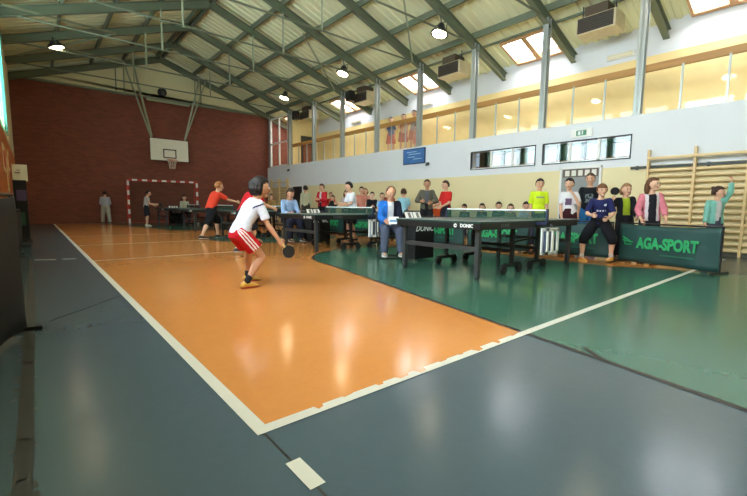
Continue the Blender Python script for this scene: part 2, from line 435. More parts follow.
# ---------------------------------------------------------------- roof
def corr(x0, x1, y0, y1, mb, dz=.0):
    per, amp = .28, .045
    def hgt(y):
        u = (y+10) % per
        return 0 if u < .12 else amp*(u-.12)/.03 if u < .15 else amp if u < .25 else amp*(.28-u)/.03
    ys = {y0, y1}
    k0 = math.floor((y0+10)/per)
    for k in range(k0, k0+int((y1-y0)/per)+3):
        for dy in (0, .12, .15, .25):
            y = k*per+dy-10
            if y0+1e-4 < y < y1-1e-4: ys.add(y)
    prof = [(y, hgt(y)) for y in sorted(ys)]
    prev = None
    for (y, h) in prof:
        a = mb.bm.verts.new((x0, y, rz_(x0)+h+dz)); b = mb.bm.verts.new((x1, y, rz_(x1)+h+dz))
        if prev: mb.face((prev[0], prev[1], b, a))
        prev = (a, b)
c = MB()
corr(XL-.3, XC, YB, YF, c, .2); corr(XC, XR, YB, YF, c, .2)
SKY = [i for i in range(len(BAYS)-1) if i in (1, 3, 5, 7, 9)]        # every second bay carries skylights
SX0, SX1 = 11.5, 12.6
for i in range(len(BAYS)-1):
    y0, y1 = BAYS[i], BAYS[i+1]
    if i in SKY:
        corr(XR, SX0, y0, y1, c, .2); corr(SX1, XG+.3, y0, y1, c, .2)
        corr(SX0, SX1, y0, y0+.28, c, .2); corr(SX0, SX1, y1-.5, y1, c, .2)
    else: corr(XR, XG+.3, y0, y1, c, .2)
corr(XR, XG+.3, YB, BAYS[0], c, .2); corr(XR, XG+.3, BAYS[-1], YF, c, .2)
ceil = struct('ceiling', c, M_DECK)
# skylights
nwin = 20
for i in SKY:
    y0, y1 = BAYS[i]+.28, BAYS[i+1]-.5
    w = MB(); mid = (y0+y1)/2
    R = Matrix.Rotation(math.atan(SL), 3, 'Y')
    def slab(xa, xb, ya, yb, dz, th):
        xm = (xa+xb)/2; w.box((xm, (ya+yb)/2, rz_(xm)+.2+dz), ((xb-xa)*1.06, yb-ya, th), R)
    for ya, yb in ((y0, y0+.06), (mid-.08, mid+.08), (y1-.06, y1)): slab(SX0, SX1, ya, yb, .02, .26)
    slab(SX0, SX0+.06, y0, y1, .02, .26); slab(SX1-.09, SX1, y0, y1, .02, .26)
    o = struct('window_%d' % nwin, w, M_SKYW); nwin += 1
    for (ya, yb) in ((y0+.06, mid-.08), (mid+.08, y1-.06)):
        w = MB(); slab(SX0+.06, SX1-.09, ya, yb, .10, .02); obj('pane', w, M_SKYL, o)
# purlins are parts of the ceiling
for x in [.98, 2.35, 3.62]+[XC-.12, XC+.12]+[6.76, 8.1, 9.46]+[XR-.02, 11.4]:
    p = MB(); z = rz_(x)+.09
    y1 = YF
    if x > XR+.2: p.beam((x, YB, z+.06), (x, YF, z+.06), .05, .06)
    else: p.beam((x, YB, z), (x, YF, z), .07, .18)
    obj('purlin', p, M_STEEL, ceil)
# trusses on every column line
for i, y in enumerate(reversed(CY)):
    t = thing('roof_truss', 'green grey steel roof truss with tie rod, %s from the brick wall' % ORD[i], 'roof truss', (XC, y, 0), 0, 'roof trusses')
    hh = .26; off = -.12
    for s, xe in ((-1, XL), (1, XG-.02)):
        p = MB(); p.ibeam((XC, y, ZR+off), (xe, y, rz_(xe)+off), .14, hh, .02); obj('rafter', p, M_STEEL, t, world=True)
    zt = 6.0
    p = MB(); p.tube([(XL, y, 6.0), (3.6, y, zt), (6.75, y, zt), (XR-.1, y, 6.0)], .028, 6); obj('tie_rod', p, M_STEEL, t, world=True)
    for x in (3.6, 6.75):
        p = MB(); p.tube([(x, y, zt-.03), (x, y, rz_(x)-.2)], .03, 6); obj('hanger', p, M_STEEL2, t, world=True)
# wind braces of square tube
for lab, a, b in (('nearest the camera on the right slope', (8.39, 8.72), (10.5, 10.43)), ('over the middle of the right slope', (7.68, 13.09), (10.5, 15.2)),
                  ('low on the far left slope below the floodlight', (.84, 18.38), (3.51, 21.58)), ('crossing the far left slope', (-.1, 19.13), (2.63, 17.42)),
                  ('at the upper left of the picture', (-.33, 14.36), (2.63, 17.42))):
    a = (*a, rz_(a[0])-.22); b = (*b, rz_(b[0])-.24)
    p = MB(); p.beam(a, b, .05, .05); single('roof_brace', 'pale steel brace running under the roof, '+lab, 'brace', p, M_STEEL2, 'roof braces')
# columns on the gallery front
for i, y in enumerate(reversed(CY)):
    t = thing('steel_column', 'grey steel column on the gallery front, %s from the brick wall' % ORD[i], 'column', (XR+.12, y, 3.1), 0, 'gallery columns')
    p = MB(); p.ibeam((XR+.12, y, 3.1), (XR+.12, y, rz_(XR)-.1), .15, .17, .015, (1, 0, 0)); obj('shaft', p, M_COLM, t, world=True)
    p = MB(); p.box((0, 0, .01), (.24, .2, .02)); obj('base_plate', p, M_COLM, t)
# gallery balustrade
t = thing('gallery_balustrade', 'wooden handrail over clear panels along the gallery', 'railing', (XR+.16, 10, 3.1))
p = MB(); p.span((XR+.2, YB, 4.08), (XR+.29, 20.0, 4.24)); obj('handrail', p, M_RAILW, t, world=True, bevel=.01)
for i in range(len(BAYS)-2):
    y0, y1 = BAYS[i], BAYS[i+1]
    for k in (1, 2):
        y = y0+(y1-y0)*k/3; p = MB(); p.span((XR+.18, y-.02, 3.06), (XR+.21, y+.02, 4.1)); obj('post', p, M_COLM, t, world=True)
    for k in range(3):
        ya, yb = y0+(y1-y0)*k/3+.03, y0+(y1-y0)*(k+1)/3-.03
        p = MB(); p.span((XR+.225, ya, 3.12), (XR+.23, yb, 4.07)); obj('panel', p, M_POLY, t, world=True)
# gallery far end: framed glazing, yellow pier, dark doorway
w = MB()
for y in (20.2, 21.25, 22.3): w.span((XR+.05, y-.05, 3.1), (XR+.13, y+.05, 5.85))
for z in (3.12, 4.4, 5.8): w.span((XR+.05, 20.2, z), (XR+.13, 22.35, z+.07))
o = struct('window_40', w, M_WPAINT)
w = MB(); w.span((XR+.08, 20.2, 3.1), (XR+.085, 22.3, 5.85)); obj('pane', w, M_GLASS, o)
w = MB(); w.span((XR+.25, 20.0, 3.05), (XG, 20.15, 5.9)); struct('wall_partition', w, M_GYEL)
d = MB(); d.span((XR+.75, 19.95, 3.05), (XG-.2, 20.0, 4.75)); d.mi = 1; d.span((XR+.85, 19.9, 3.05), (XG-.5, 19.95, 4.3))
struct('door_3', d, [mat('dark_doorway', (70, 66, 56), .6), mat('brown_red_door', (142, 84, 58), .5)])

# heaters hung under the gallery roof
for i, y in enumerate((4.62, 9.35, 14.2, 18.9)):
    z = 5.62; x = 11.35
    t = thing('fan_heater', ('white warm air heater hung under the gallery roof, %s from the camera' % ORD[i]), 'heater', (x, y, z), 0, 'fan heaters')
    p = MB(); p.box((.1, 0, 0), (.62, .95, .42)); obj('casing', p, mat('heater_cream', (206, 194, 160), .4), t, bevel=.02)
    p = MB(); p.box((-.22, 0, 0), (.03, .85, .36)); p.mi = 1
    for k in range(6): p.box((-.24, 0, -.14+k*.056), (.02, .8, .012))
    obj('grille', p, [mat('heater_dark', (70, 58, 44), .5), M_GREYM], t)
    p = MB(); p.box((.05, 0, .32), (.5, .55, .24)); obj('fan_housing', p, mat('heater_brown', (88, 74, 56), .5), t)
    p = MB(); p.tube([(.0, .4, .2), (.0, .4, .6)], .015); p.tube([(.0, -.4, .2), (.0, -.4, .6)], .015); obj('bracket', p, M_GREYM, t)
for i, (y, z) in enumerate(((19.05, 5.55), (14.35, 5.62))):
    t = thing('loudspeaker', 'small black loudspeaker by the gallery columns, '+('far one' if i == 0 else 'nearer one'), 'speaker', (XR-.08, y, z))
    p = MB(); p.box((0, 0, 0), (.28, .32, .42)); obj('cabinet', p, M_BLACK, t, bevel=.02)
    p = MB(); p.box((-.15, 0, 0), (.015, .27, .37)); obj('grille', p, M_RUBB, t)
    p = MB(); p.tube([(.1, 0, 0), (.3, 0, 0)], .02); obj('bracket', p, M_GREYM, t)
for i, y in enumerate((4.5, 11.7, 16.4)):
    t = thing('bulkhead_light', 'unlit oblong light fitting on the upper gallery wall, %s from the camera' % ORD[i], 'light', (XG-.05, y, 5.12), 0, 'gallery wall lights')
    p = MB(); p.box((0, 0, 0), (.07, .7, .15)); obj('base', p, M_WPAINT, t, bevel=.02)
    p = MB(); p.box((-.05, 0, 0), (.05, .62, .11)); obj('diffuser', p, mat('light_cover', (222, 214, 190), .3), t, bevel=.02)

# floodlights: two rows
def floodlight(x, y, lab):
    z = rz_(x)-.42; s = 1 if x > XC else -1
    t = thing('floodlight', lab, 'light', (x, y, z), 0, 'hall floodlights')
    tilt = .28*s
    R = Matrix.Rotation(tilt, 3, 'Y')
    p = MB()
    ring = lambda zz, r: (R @ V((0, 0, zz)), R @ V((1, 0, 0)), V((0, 1, 0)), r, r)
    p.loft([ring(.28, .07), ring(.24, .1), ring(.12, .13), ring(.0, .25), ring(-.05, .27)])
    obj('housing', p, M_GREYM, t, True)
    p = MB(); p.loft([ring(-.052, .21), ring(-.066, .17)]); obj('lens', p, M_LAMP, t)
    p = MB(); p.tube([R @ V((0, -.24, 0)), R @ V((0, -.24, .3)), R @ V((0, .24, .3)), R @ V((0, .24, 0))], .015); p.tube([R @ V((0, 0, .28)), V((0, 0, .5))], .02)
    obj('bracket', p, M_STEEL, t)
for i, y in enumerate((3.5, 8.42, 13.35, 18.16)):
    floodlight(9.6, y, 'lit floodlight under the right roof slope, '+['out of view beside the camera', 'nearest in view', 'middle one', 'farthest from the camera'][i])
for i, y in enumerate((3.6, 8.5, 13.2, 17.7)):
    floodlight(.92, y, 'floodlight under the left roof slope, '+['above the camera', 'second from the camera', 'third from the camera', 'farthest from the camera, reddish glow'][i])

# wall fan on the gable, hanging wire
t = thing('extractor_fan', 'round dark extractor fan high on the cream gable', 'fan', (5.24, YF, 6.42))
p = MB(); p.tube([(0, .02, 0), (0, -.1, 0)], .2, 20); obj('ring', p, M_BLACK, t)
p = MB()
for k in range(6):
    a = k*PI/3; p.box((.09*math.cos(a), -.11, .09*math.sin(a)), (.13, .012, .05), Matrix.Rotation(-a, 3, 'Y') @ Matrix.Rotation(.4, 3, 'X'))
p.tube([(0, -.09, 0), (0, -.13, 0)], .04); obj('blades', p, M_GREYM, t)
p = MB(); p.tube([(.0, 21.0, 6.3), (0.02, 21.0, 7.2), (.3, 19, 7.3)], .012, 6); p.tube([(-.1, 21, 6.35), (0, 21, 6.3)], .02, 6)
single('hanging_wire', 'grey wire hanging at the far left under the roof', 'wire', p, M_STEEL2)

# ---------------------------------------------------------------- basketball backboard
t = thing('basketball_backboard', 'white basketball backboard with hoop on the brick wall', 'backboard', (5.37, 22.0, 3.0))
YBB = 22.1
p = MB(); p.span((4.5, YBB, 3.05), (6.24, YBB+.04, 4.1)); obj('board', p, M_BOARD, t, world=True)
def frame_rect(mb, x0, x1, z0, z1, y, wd, th):
    mb.span((x0, y, z0), (x0+wd, y-th, z1)); mb.span((x1-wd, y, z0), (x1, y-th, z1)); mb.span((x0, y, z0), (x1, y-th, z0+wd)); mb.span((x0, y, z1-wd), (x1, y-th, z1))
p = MB(); frame_rect(p, 5.07, 5.67, 3.18, 3.62, YBB, .05, .004); frame_rect(p, 4.49, 6.25, 3.04, 4.11, YBB, .02, .004); obj('target_marking', p, M_BLACK, t, world=True)
p = MB(); p.tube([(5.37+.225*math.cos(a), 21.72+.225*math.sin(a), 3.07) for a in [2*PI*k/20 for k in range(21)]], .012, 6); p.box((5.37, 22.0, 3.07), (.12, .2, .06)); obj('hoop', p, mat('hoop_orange', (214, 96, 60), .4), t, world=True)
p = MB()
for k in range(12):
    a = 2*PI*k/12; b_ = a+PI/6; 
    for s in (1, -1): p.tube([(5.37+.22*math.cos(a), 21.72+.22*math.sin(a), 3.06), (5.37+.15*math.cos(a+s*.4), 21.72+.15*math.sin(a+s*.4), 2.86), (5.37+.12*math.cos(a+s*.1), 21.72+.12*math.sin(a+s*.1), 2.66)], .008, 4)
obj('net', p, mat('net_cord', (226, 206, 190), .8), t, world=True)
YS = 21.9
for s in (-1, 1):
    xb = 5.37+.76*s; xt = 5.37+1.5*s
    p = MB(); p.beam((xb, YBB+.1, 3.2), (xb, YBB+.1, 4.25), .06, .06, (0, 1, 0)); 
    p.beam((xb, YBB+.1, 4.2), (xt, YS, rz_(xt)-.1), .07, .07); p.beam((xb, YBB+.16, 4.1), (xt+.34*s, YS+.1, rz_(xt+.34*s)-.05), .06, .06); obj('support_arm', p, M_STEEL2, t, world=True)
p = MB(); p.beam((4.42, YS+.05, 5.84), (6.32, YS+.05, 5.84), .07, .09); p.beam((4.6, YBB+.1, 3.6), (6.13, YBB+.1, 3.6), .05, .05); obj('cross_bar', p, M_STEEL2, t, world=True)

# handball goal
t = thing('handball_goal', 'red and white striped handball goal before the brick wall', 'goal', (5.0, 22.2, 0))
GX0, GX1, GY, GZ = 3.47, 6.55, 21.95, 2.04
def striped(p, a, b, n):
    a = V(a); b = V(b)
    for k in range(n):
        p.mi = k % 2; p.beam(a+(b-a)*k/n, a+(b-a)*(k+1)/n, .08, .08)
for x in (GX0, GX1):
    p = MB(); striped(p, (x, GY, .0), (x, GY, GZ-.04), 9); obj('post', p, [M_WPAINT, M_RED], t, world=True)
p = MB(); striped(p, (GX0-.04, GY, GZ), (GX1+.04, GY, GZ), 15)
for f_ in p.bm.faces: f_.material_index = 1-f_.material_index
obj('crossbar', p, [M_WPAINT, M_RED], t, world=True)
p = MB()
for x in (GX0, GX1): p.tube([(x, GY, GZ), (x, GY+.4, GZ-.1), (x, GY+.55, 0.03)], .02)
p.tube([(GX0, GY+.55, .03), (GX1, GY+.55, .03)], .02); obj('back_frame', p, M_RED, t, world=True)
p = MB()
for k in range(32): 
    x = GX0+(GX1-GX0)*k/31; p.tube([(x, GY+.02, GZ-.03), (x, GY+.4, GZ-.16), (x, GY+.54, .04)], .005, 4)
for k in range(16): z = .06+k*.115; p.tube([(GX0, GY+.55-.15*z/1.9, z), (GX1, GY+.55-.15*z/1.9, z)], .005, 4)
obj('net', p, mat('goal_net_cord', (74, 72, 60), .8), t, world=True)

# ---------------------------------------------------------------- wall bars
def wall_bars(lab, y0, nsec, secw, z1, rungs):
    t = thing('wall_bars', lab, 'wall bars', (XR-.12, y0, 0))
    for k in range(nsec+1):
        p = MB(); p.span((-.06, k*secw-.025, 0), (.05, k*secw+.025, z1)); obj('upright', p, M_PINE, t, bevel=.008)
    for k in range(rungs):
        z = .12+k*(z1-.32)/(rungs-1)
        if k == rungs-2: continue
        dx = -.09 if k == rungs-1 else 0
        p = MB(); 
        n_ = 10; prof = [(.02*math.cos(2*PI*j/n_)+dx, .032*math.sin(2*PI*j/n_)+z) for j in range(n_)]
        a = [p.bm.verts.new((q[0], -.01, q[1])) for q in prof]; b = [p.bm.verts.new((q[0], nsec*secw+.01, q[1])) for q in prof]
        for j in range(n_): p.face((a[j], a[(j+1) % n_], b[(j+1) % n_], b[j]))
        p.face(a[::-1]); p.face(b); obj('rung', p, M_PINEY, t)
    return t
wall_bars('tall wooden wall bars behind the girls at the right barrier', 1.4-.85, 3, .84, 2.26, 16)
wall_bars('small far wooden wall bars beside the black door', 19.95, 2, .95, 2.4, 15)

# gym bench under the seated children
t = thing('gym_bench', 'long low wooden bench along the right wall with children sitting on it', 'bench', (10.1, 6.4, 0))
p = MB(); p.box((0, 0, .34), (.3, 3.6, .04)); obj('seat', p, M_PINEY, t, bevel=.008)
for y in (-1.5, 0, 1.5):
    p = MB(); p.box((0, y, .16), (.06, .06, .32)); p.box((0, y, .02), (.3, .07, .04)); obj('leg', p, M_PINE, t)

# ---------------------------------------------------------------- table tennis tables (local x = length, centre on the floor)
def make_table():
    t = thing('table_tennis_table', '', 'table')
    for s in (-1, 1):
        p = MB(); p.span((s*.008, -.7625, .735), (s*1.37, .7625, .76)); p.mi = 1
        for y in (-1, 1): p.span((s*.008, y*.7625, .7602), (s*1.37, y*.7425, .7606))
        p.span((s*1.37, -.7625, .7602), (s*1.35, .7625, .7606)); p.span((s*.008, -.0015, .7602), (s*1.37, .0015, .7606))
        obj('table_half', p, [M_TTTOP, M_WTAPE], t)
        p = MB()
        for y in (-1, 1): p.span((s*.02, y*.755, .655), (s*1.36, y*.73, .735))
        p.span((s*1.36, -.755, .655), (s*1.335, .755, .735)); obj('apron', p, M_BLACK, t)
        for y in (-1, 1):
            p = MB(); p.beam((s*1.27, y*.66, .655), (s*1.27, y*.66, .03), .06, .06, (0, 1, 0)); 
            lg = obj('leg', p, M_GREYM, t); p = MB(); p.tube([(s*1.27, y*.66, .05), (s*1.27, y*.66, 0)], .032, 10); obj('foot', p, M_RUBB, lg)
        p = MB(); p.beam((s*1.27, -.66, .40), (s*1.27, .66, .40), .03, .06); obj('leg_rail', p, M_GREYM, t)
        p = MB()
        for y in (-1, 1):
            p.beam((s*.36, y*.60, .735), (s*.36, y*.60, .13), .05, .05, (0, 1, 0)); p.beam((s*.14, y*.6, .12), (s*.58, y*.6, .12), .05, .05)
        p.beam((s*.36, -.6, .32), (s*.36, .6, .32), .04, .05); p.beam((s*.36, 0, .33), (s*1.27, 0, .40), .03, .03)
        wf_ = obj('wheel_frame', p, M_BLACK, t)
        for y in (-1, 1):
            for x in (.16, .56):
                p = MB(); p.tube([(s*x, y*.6-.022, .062), (s*x, y*.6+.022, .062)], .062, 16); p.box((s*x, y*.6, .1), (.03, .06, .05)); obj('wheel', p, [M_RUBB], wf_)
    p = MB(); p.span((-.003, -.9, .765), (.003, .9, .9)); obj('net', p, M_NET, t)
    p = MB(); p.span((-.007, -.9, .897), (.007, .9, .9155)); obj('net_tape', p, M_WTAPE, t)
    for y in (-1, 1):
        p = MB(); p.span((-.02, y*.9, .70), (.02, y*.925, .925)); p.span((-.02, y*.75, .70), (.02, y*.925, .735)); obj('net_post', p, mat('navy_metal', (30, 38, 66), .4), t)
    # maker's mark on the front aprons: oval emblem and word
    p = MB(); p.tube([(-1.361, -.36, .70), (-1.364, -.36, .70)], .026, 20); p.mi = 1; p.box((-1.3645, -.365, .70), (.002, .03, .012)); obj('emblem', p, [M_WTAPE, M_BLACK], t)
    text_mesh('lettering', 'DONIC', .062, M_WTAPE, t, (-1.363, -.54, .70), (0, -1, 0), (0, 0, 1), .001, .002)
    text_mesh('lettering', 'DONIC', .07, mat('dim_grey_print', (90, 92, 92), .6), t, (-.8, -.757, .70), (1, 0, 0), (0, 0, 1), .001, .001)
    return t
tbl = make_table()
TX = 5.60
TYS = [3.72, 7.55, 11.4, 15.3, 19.1]
tl = ['nearest table tennis table, dark top with white lined net, in front of the green barriers',
      'second table tennis table, behind the nearest one, beside the umpire in the blue shirt',
      'third table tennis table, where the red shirted player lunges',
      'fourth table tennis table, behind the red shirted player',
      'farthest table tennis table, before the handball goal']
for i, y in enumerate(TYS):
    o = tbl if i == 0 else dup(tbl)
    o.location = (TX-.02*i, y, 0); o['label'] = tl[i]; o['category'] = 'table'; o['group'] = 'table tennis tables'

# folding score flip boxes hung at the near net posts
def hang_box(i, lab):
    x, y = TX-.02*i, TYS[i]-.92
    t = thing('towel_box', lab, 'box', (x+.06, y-.03, .46), 0, 'white boxes hung by the net posts')
    p = MB(); frame_rect(p, -.17, .17, -.18, .2, -.02, .045, .02); p.box((0, -.03, .0), (.05, .02, .36)); p.box((.0, .05, 0), (.34, .02, .38)); obj('panel', p, M_WPAINT, t)
    p = MB(); p.box((-.085, .02, 0), (.11, .03, .3)); p.box((.085, .02, 0), (.11, .03, .3)); obj('pocket', p, mat('box_pocket_grey', (60, 70, 92), .5), t)
    p = MB(); p.box((0, .0, .22), (.03, .03, .06)); obj('hook', p, M_GREYM, t)
hang_box(0, 'white box with dark pockets hung by the near net post of the nearest table')
hang_box(1, 'white box hung by the net post of the second table, behind the seated umpire')

# ---------------------------------------------------------------- barriers (local x = width, front faces -y)
def make_barrier(length, h=.7, text=True, label='', group='green barriers', fh=.22, cl=None):
    t = thing('barrier', label, 'barrier', group=group)
    L2 = length/2
    p = MB()
    n_ = 36; m_ = 8
    g = []
    for j in range(m_+1):
        z = .03+(h-.05)*j/m_; row = []
        for i in range(n_+1):
            x = -L2+length*i/n_
            dy = .018*noise.noise(V((x*2.3+length, z*3, 1.7)))*(1-abs(j/m_-.5)*.6)+.012*math.sin(x*9+z*5)*(1-j/m_)
            sag = -.02*math.sin(PI*i/n_)*(j/m_)
            row.append(p.bm.verts.new((x, dy-.012, z+sag)))
        g.append(row)
    for j in range(m_):
        for i in range(n_): p.face((g[j][i], g[j][i+1], g[j+1][i+1], g[j+1][i]))
    bo = obj('banner_cloth', p, cl or M_BANNER, t, True)
    sm = bo.modifiers.new('thick', 'SOLIDIFY'); sm.thickness = .004
    p = MB(); p.tube([(-L2-.02, .01, h-.01), (L2+.02, .01, h-.01)], .012)
    for s in (-1, 1): p.tube([(s*(L2+.01), .01, h), (s*(L2+.01), .01, .02)], .012)
    obj('frame', p, M_BLACK, t)
    for s in (-1, 1):
        p = MB(); p.beam((s*(L2+.01), -fh, .015), (s*(L2+.01), fh, .015), .035, .03); obj('foot', p, M_BLACK, t)
    if text:
        text_mesh('lettering', 'AGA-SPORT', .25, M_BANTXT, t, (.03, -.04, .36), (1, 0, 0), (0, 0, 1), .003, .011, squash=.68)
        p = MB(); p.box((.2, -.036, .19), (.5, .004, .022))
        obj('small_print', p, mat('dull_green_print', (34, 96, 74), .6), t)
        p = MB(); x0 = -L2+.17
        for (a, b) in (((x0-.1, .46), (x0+.06, .37)), ((x0-.1, .40), (x0+.08, .37)), ((x0-.08, .46), (x0-.05, .32)), ((x0-.06, .33), (x0+.06, .33))):
            p.beam((a[0], -.038, a[1]), (b[0], -.038, b[1]), .006, .03, (0, 1, 0)) if False else p.beam((a[0], -.038, a[1]), (b[0], -.038, b[1]), .022, .006, (0, 1, 0))
        obj('emblem', p, M_BANTXT, t)
    return t
def put_barrier(a, b, label, text=True, h=.7, fh=.22, cl=None):
    """a = left end as seen from the court, b = right end"""
    a = V((*a, 0)); b = V((*b, 0)); d = b-a
    t = make_barrier(d.length-.06, h, text, label, fh=fh, cl=cl)
    t.location = (a+b)/2; t.rotation_euler = (0, 0, math.atan2(d.y, d.x)); return t
put_barrier((8.02, 2.68), (7.6, 1.17), 'dark green barrier banner lettered AGA-SPORT below the girls at the right edge')
put_barrier((7.96, 4.28), (8.14, 2.8), 'dark green barrier banner right behind the legs of the player in navy')
put_barrier((7.76, 5.8), (7.88, 4.3), 'dark green barrier banner seen through the legs of the nearest table')
put_barrier((7.7, 7.36), (7.74, 5.86), 'dark green barrier banner just right of the black umpire table beside the blue jacket')
put_barrier((7.66, 8.92), (7.69, 7.42), 'dark green barrier banner mostly hidden behind the nearest black umpire table')
put_barrier((7.64, 10.48), (7.66, 8.98), 'dark green barrier banner seen under the second table')
put_barrier((7.63, 12.04), (7.64, 10.54), 'dark green barrier banner far along the right side, farthest of the row')
put_barrier((-.33, 2.9), (-.10, 3.87), 'black looking tall barrier at the left edge close to the camera', False, 1.0, .115, M_BLKCLOTH)
o = put_barrier((-.28, 9.2), (-.21, 11.25), 'dark barrier farther back along the left wall', False, .8, .16, M_BLKCLOTH)

# ---------------------------------------------------------------- left wall things
t = thing('display_stand', 'dark display stand with white header board in the far left corner', 'display stand', (-.2, 12.6, 0))
p = MB(); p.box((0, 0, .75), (.24, .05, 1.4)); p.mi = 1; p.box((.02, -.028, 1.1), (.18, .006, .25)); p.mi = 2; p.box((-.02, -.028, .55), (.16, .006, .3)); obj('panel', p, [M_BLKCLOTH, mat('purple_print', (74, 58, 92), .6), mat('green_print', (34, 82, 60), .6)], t)
p = MB(); p.box((0.02, 0, 1.62), (.27, .04, .38)); p.mi = 1; p.box((-.02, -.022, 1.62), (.1, .004, .03)); p.box((0, -.022, 1.68), (.07, .004, .02)); obj('header_board', p, [mat('cream_card', (206, 196, 170), .6), mat('grey_mark', (110, 104, 96), .6)], t)
p = MB(); p.box((0, 0, .02), (.3, .3, .04)); obj('base', p, M_BLACK, t)
for k, (y, z, h, w_) in enumerate(((10.15, 1.75, .5, .6), (11.3, 1.5, .7, .5), (12.2, 1.85, .45, .6))):
    p = MB(); p.span((XL+.10, y-w_/2, z-h/2), (XL+.108, y+w_/2, z+h/2)); p.mi = 1
    p.span((XL+.108, y-w_/2+.06, z-h/2+.08), (XL+.11, y+w_/2-.06, z+h/2-.12))
    single('paper_notice', 'paper notice pinned on the orange wooden wall panel, '+['nearest one', 'middle low one', 'farthest one'][k], 'notice', p,
           [mat('notice_paper', (206, 186, 140), .7), mat(['notice_red', 'notice_tan', 'notice_rust'][k], [(170, 60, 44), (190, 150, 100), (176, 92, 56)][k], .7)], 'paper notices')

# ---------------------------------------------------------------- umpire tables and chairs
def umpire_table(x, y, w_, lab, sc):
    t = thing('umpire_table', lab, 'table', (x, y, 0), 0, 'black umpire tables')
    p = MB(); p.box((0, 0, .69), (w_, .42, .03)); obj('tabletop', p, M_BLACK, t, bevel=.005)
    p = MB(); p.box((0, -.215, .37), (w_+.01, .012, .66)); p.box((-w_/2, -.02, .37), (.012, .38, .66)); p.box((w_/2, -.02, .37), (.012, .38, .66)); obj('cloth_front', p, M_BLKCLOTH, t)
    for sx in (-1, 1):
        p = MB(); p.tube([(sx*(w_/2-.04), .17, .68), (sx*(w_/2-.04), .17, 0)], .014); obj('leg', p, M_GREYM, t)
    text_mesh('lettering', 'DONIC', .135, M_WTAPE, t, (-.01, -.223, .56), (1, 0, 0), (0, 0, 1), .001, .002, .35)
    # paper score flips standing on the table
    s = thing('score_flip', sc, 'scoreboard', (x-.1, y-.02, .705), 0, 'table scoreboards')
    for k in (-1, 1):
        p = MB(); R = Matrix.Rotation(-.5, 3, 'X'); p.box((k*.1, 0, .085), (.17, .012, .17), R); p.mi = 1; p.box((k*.1, -.008, .085), (.05, .006, .1), R); p.box((k*.1+.03, -.008, .085), (.012, .006, .11), R)
        obj('number_card', p, [M_WPAINT, mat('card_grey', (120, 116, 112), .6)], s)
    p = MB(); p.box((0, .03, .01), (.4, .16, .02)); p.box((0, .05, .09), (.38, .012, .16), Matrix.Rotation(.4, 3, 'X')); obj('base', p, M_BLACK, s)
umpire_table(5.2, 5.0, .46, 'black cloth umpire table beside the man in the blue jacket', 'white score cards on the umpire table beside the man in the blue jacket')
umpire_table(5.52, 8.82, .54, 'black cloth umpire table of the man in the light blue shirt', 'white score cards before the man in the light blue shirt')
umpire_table(5.05, 20.2, .5, 'small umpire table by the handball goal', 'small score cards on the umpire table by the handball goal')

def folding_chair(x, y, rz, lab):
    t = thing('folding_chair', lab, 'chair', (x, y, 0), rz, 'umpire chairs')
    p = MB(); p.box((0, 0, .44), (.4, .4, .025)); obj('seat', p, M_BLACK, t, bevel=.01)
    p = MB(); p.box((0, -.24, .74), (.4, .02, .2), Matrix.Rotation(.12, 3, 'X')); obj('backrest', p, M_BLACK, t, bevel=.008)
    for s in (-1, 1):
        p = MB(); p.tube([(s*.21, -.26, .84), (s*.21, -.2, .45), (s*.21, .2, .012)], .011); obj('leg', p, M_BLACK, t)
        p = MB(); p.tube([(s*.19, .16, .44), (s*.19, -.24, .012)], .011); obj('leg', p, M_BLACK, t)
    p = MB(); p.tube([(-.21, .2, .012), (.21, .2, .012)], .011); p.tube([(-.19, -.24, .012), (.19, -.24, .012)], .011); obj('stretcher', p, M_BLACK, t)
folding_chair(4.98, 5.46, math.radians(146), 'black folding chair under the man in the blue jacket')
folding_chair(5.02, 9.38, PI, 'black folding chair under the man in the light blue shirt')
folding_chair(5.55, 20.62, PI, 'folding chair under the umpire by the handball goal')

# rackets
def racket(lab, centre, axis, normal, red_front=False):
    """centre of the blade, axis from handle to blade tip, normal of the face"""
    a = V(axis).normalized(); n_ = V(normal); n_ = (n_-a*n_.dot(a)).normalized(); x = a.cross(n_)
    R = Matrix((x, a, n_)).transposed()
    t = thing('table_tennis_racket', lab, 'racket', centre, 0, 'table tennis rackets')
    def disc(r, ry, z0, z1, mb):
        mb.loft([(R @ V((0, .0, z)), R @ V((1, 0, 0)), R @ V((0, 1, 0)), r, ry) for z in (z0, z1)])
    p = MB(); disc(.075, .079, -.003, .003, p); obj('blade', p, M_PINE, t)
    for s, m in ((1, M_RRUB if red_front else M_RUBB), (-1, M_RUBB if red_front else M_RRUB)):
        p = MB(); disc(.074, .077, s*.003, s*.007, p); obj('rubber', p, m, t)
    p = MB(); p.box(R @ V((0, -.115, 0)), (.028, .1, .022), R); obj('handle', p, M_PINE, t, bevel=.006)

# ---------------------------------------------------------------- people
SKIN = {'fair': (214, 168, 140), 'tan': (196, 146, 116), 'pale': (222, 182, 158)}
def skin(k): return mat('skin_'+k, SKIN[k], .55, 0, .04, 8, 0, .3)
M_EYEW = mat('eye_white', (225, 222, 216), .3); M_EYED = mat('eye_dark', (30, 22, 18), .3); M_LIP = mat('lips', (168, 96, 88), .5)
def N(*a): return V(a).normalized()

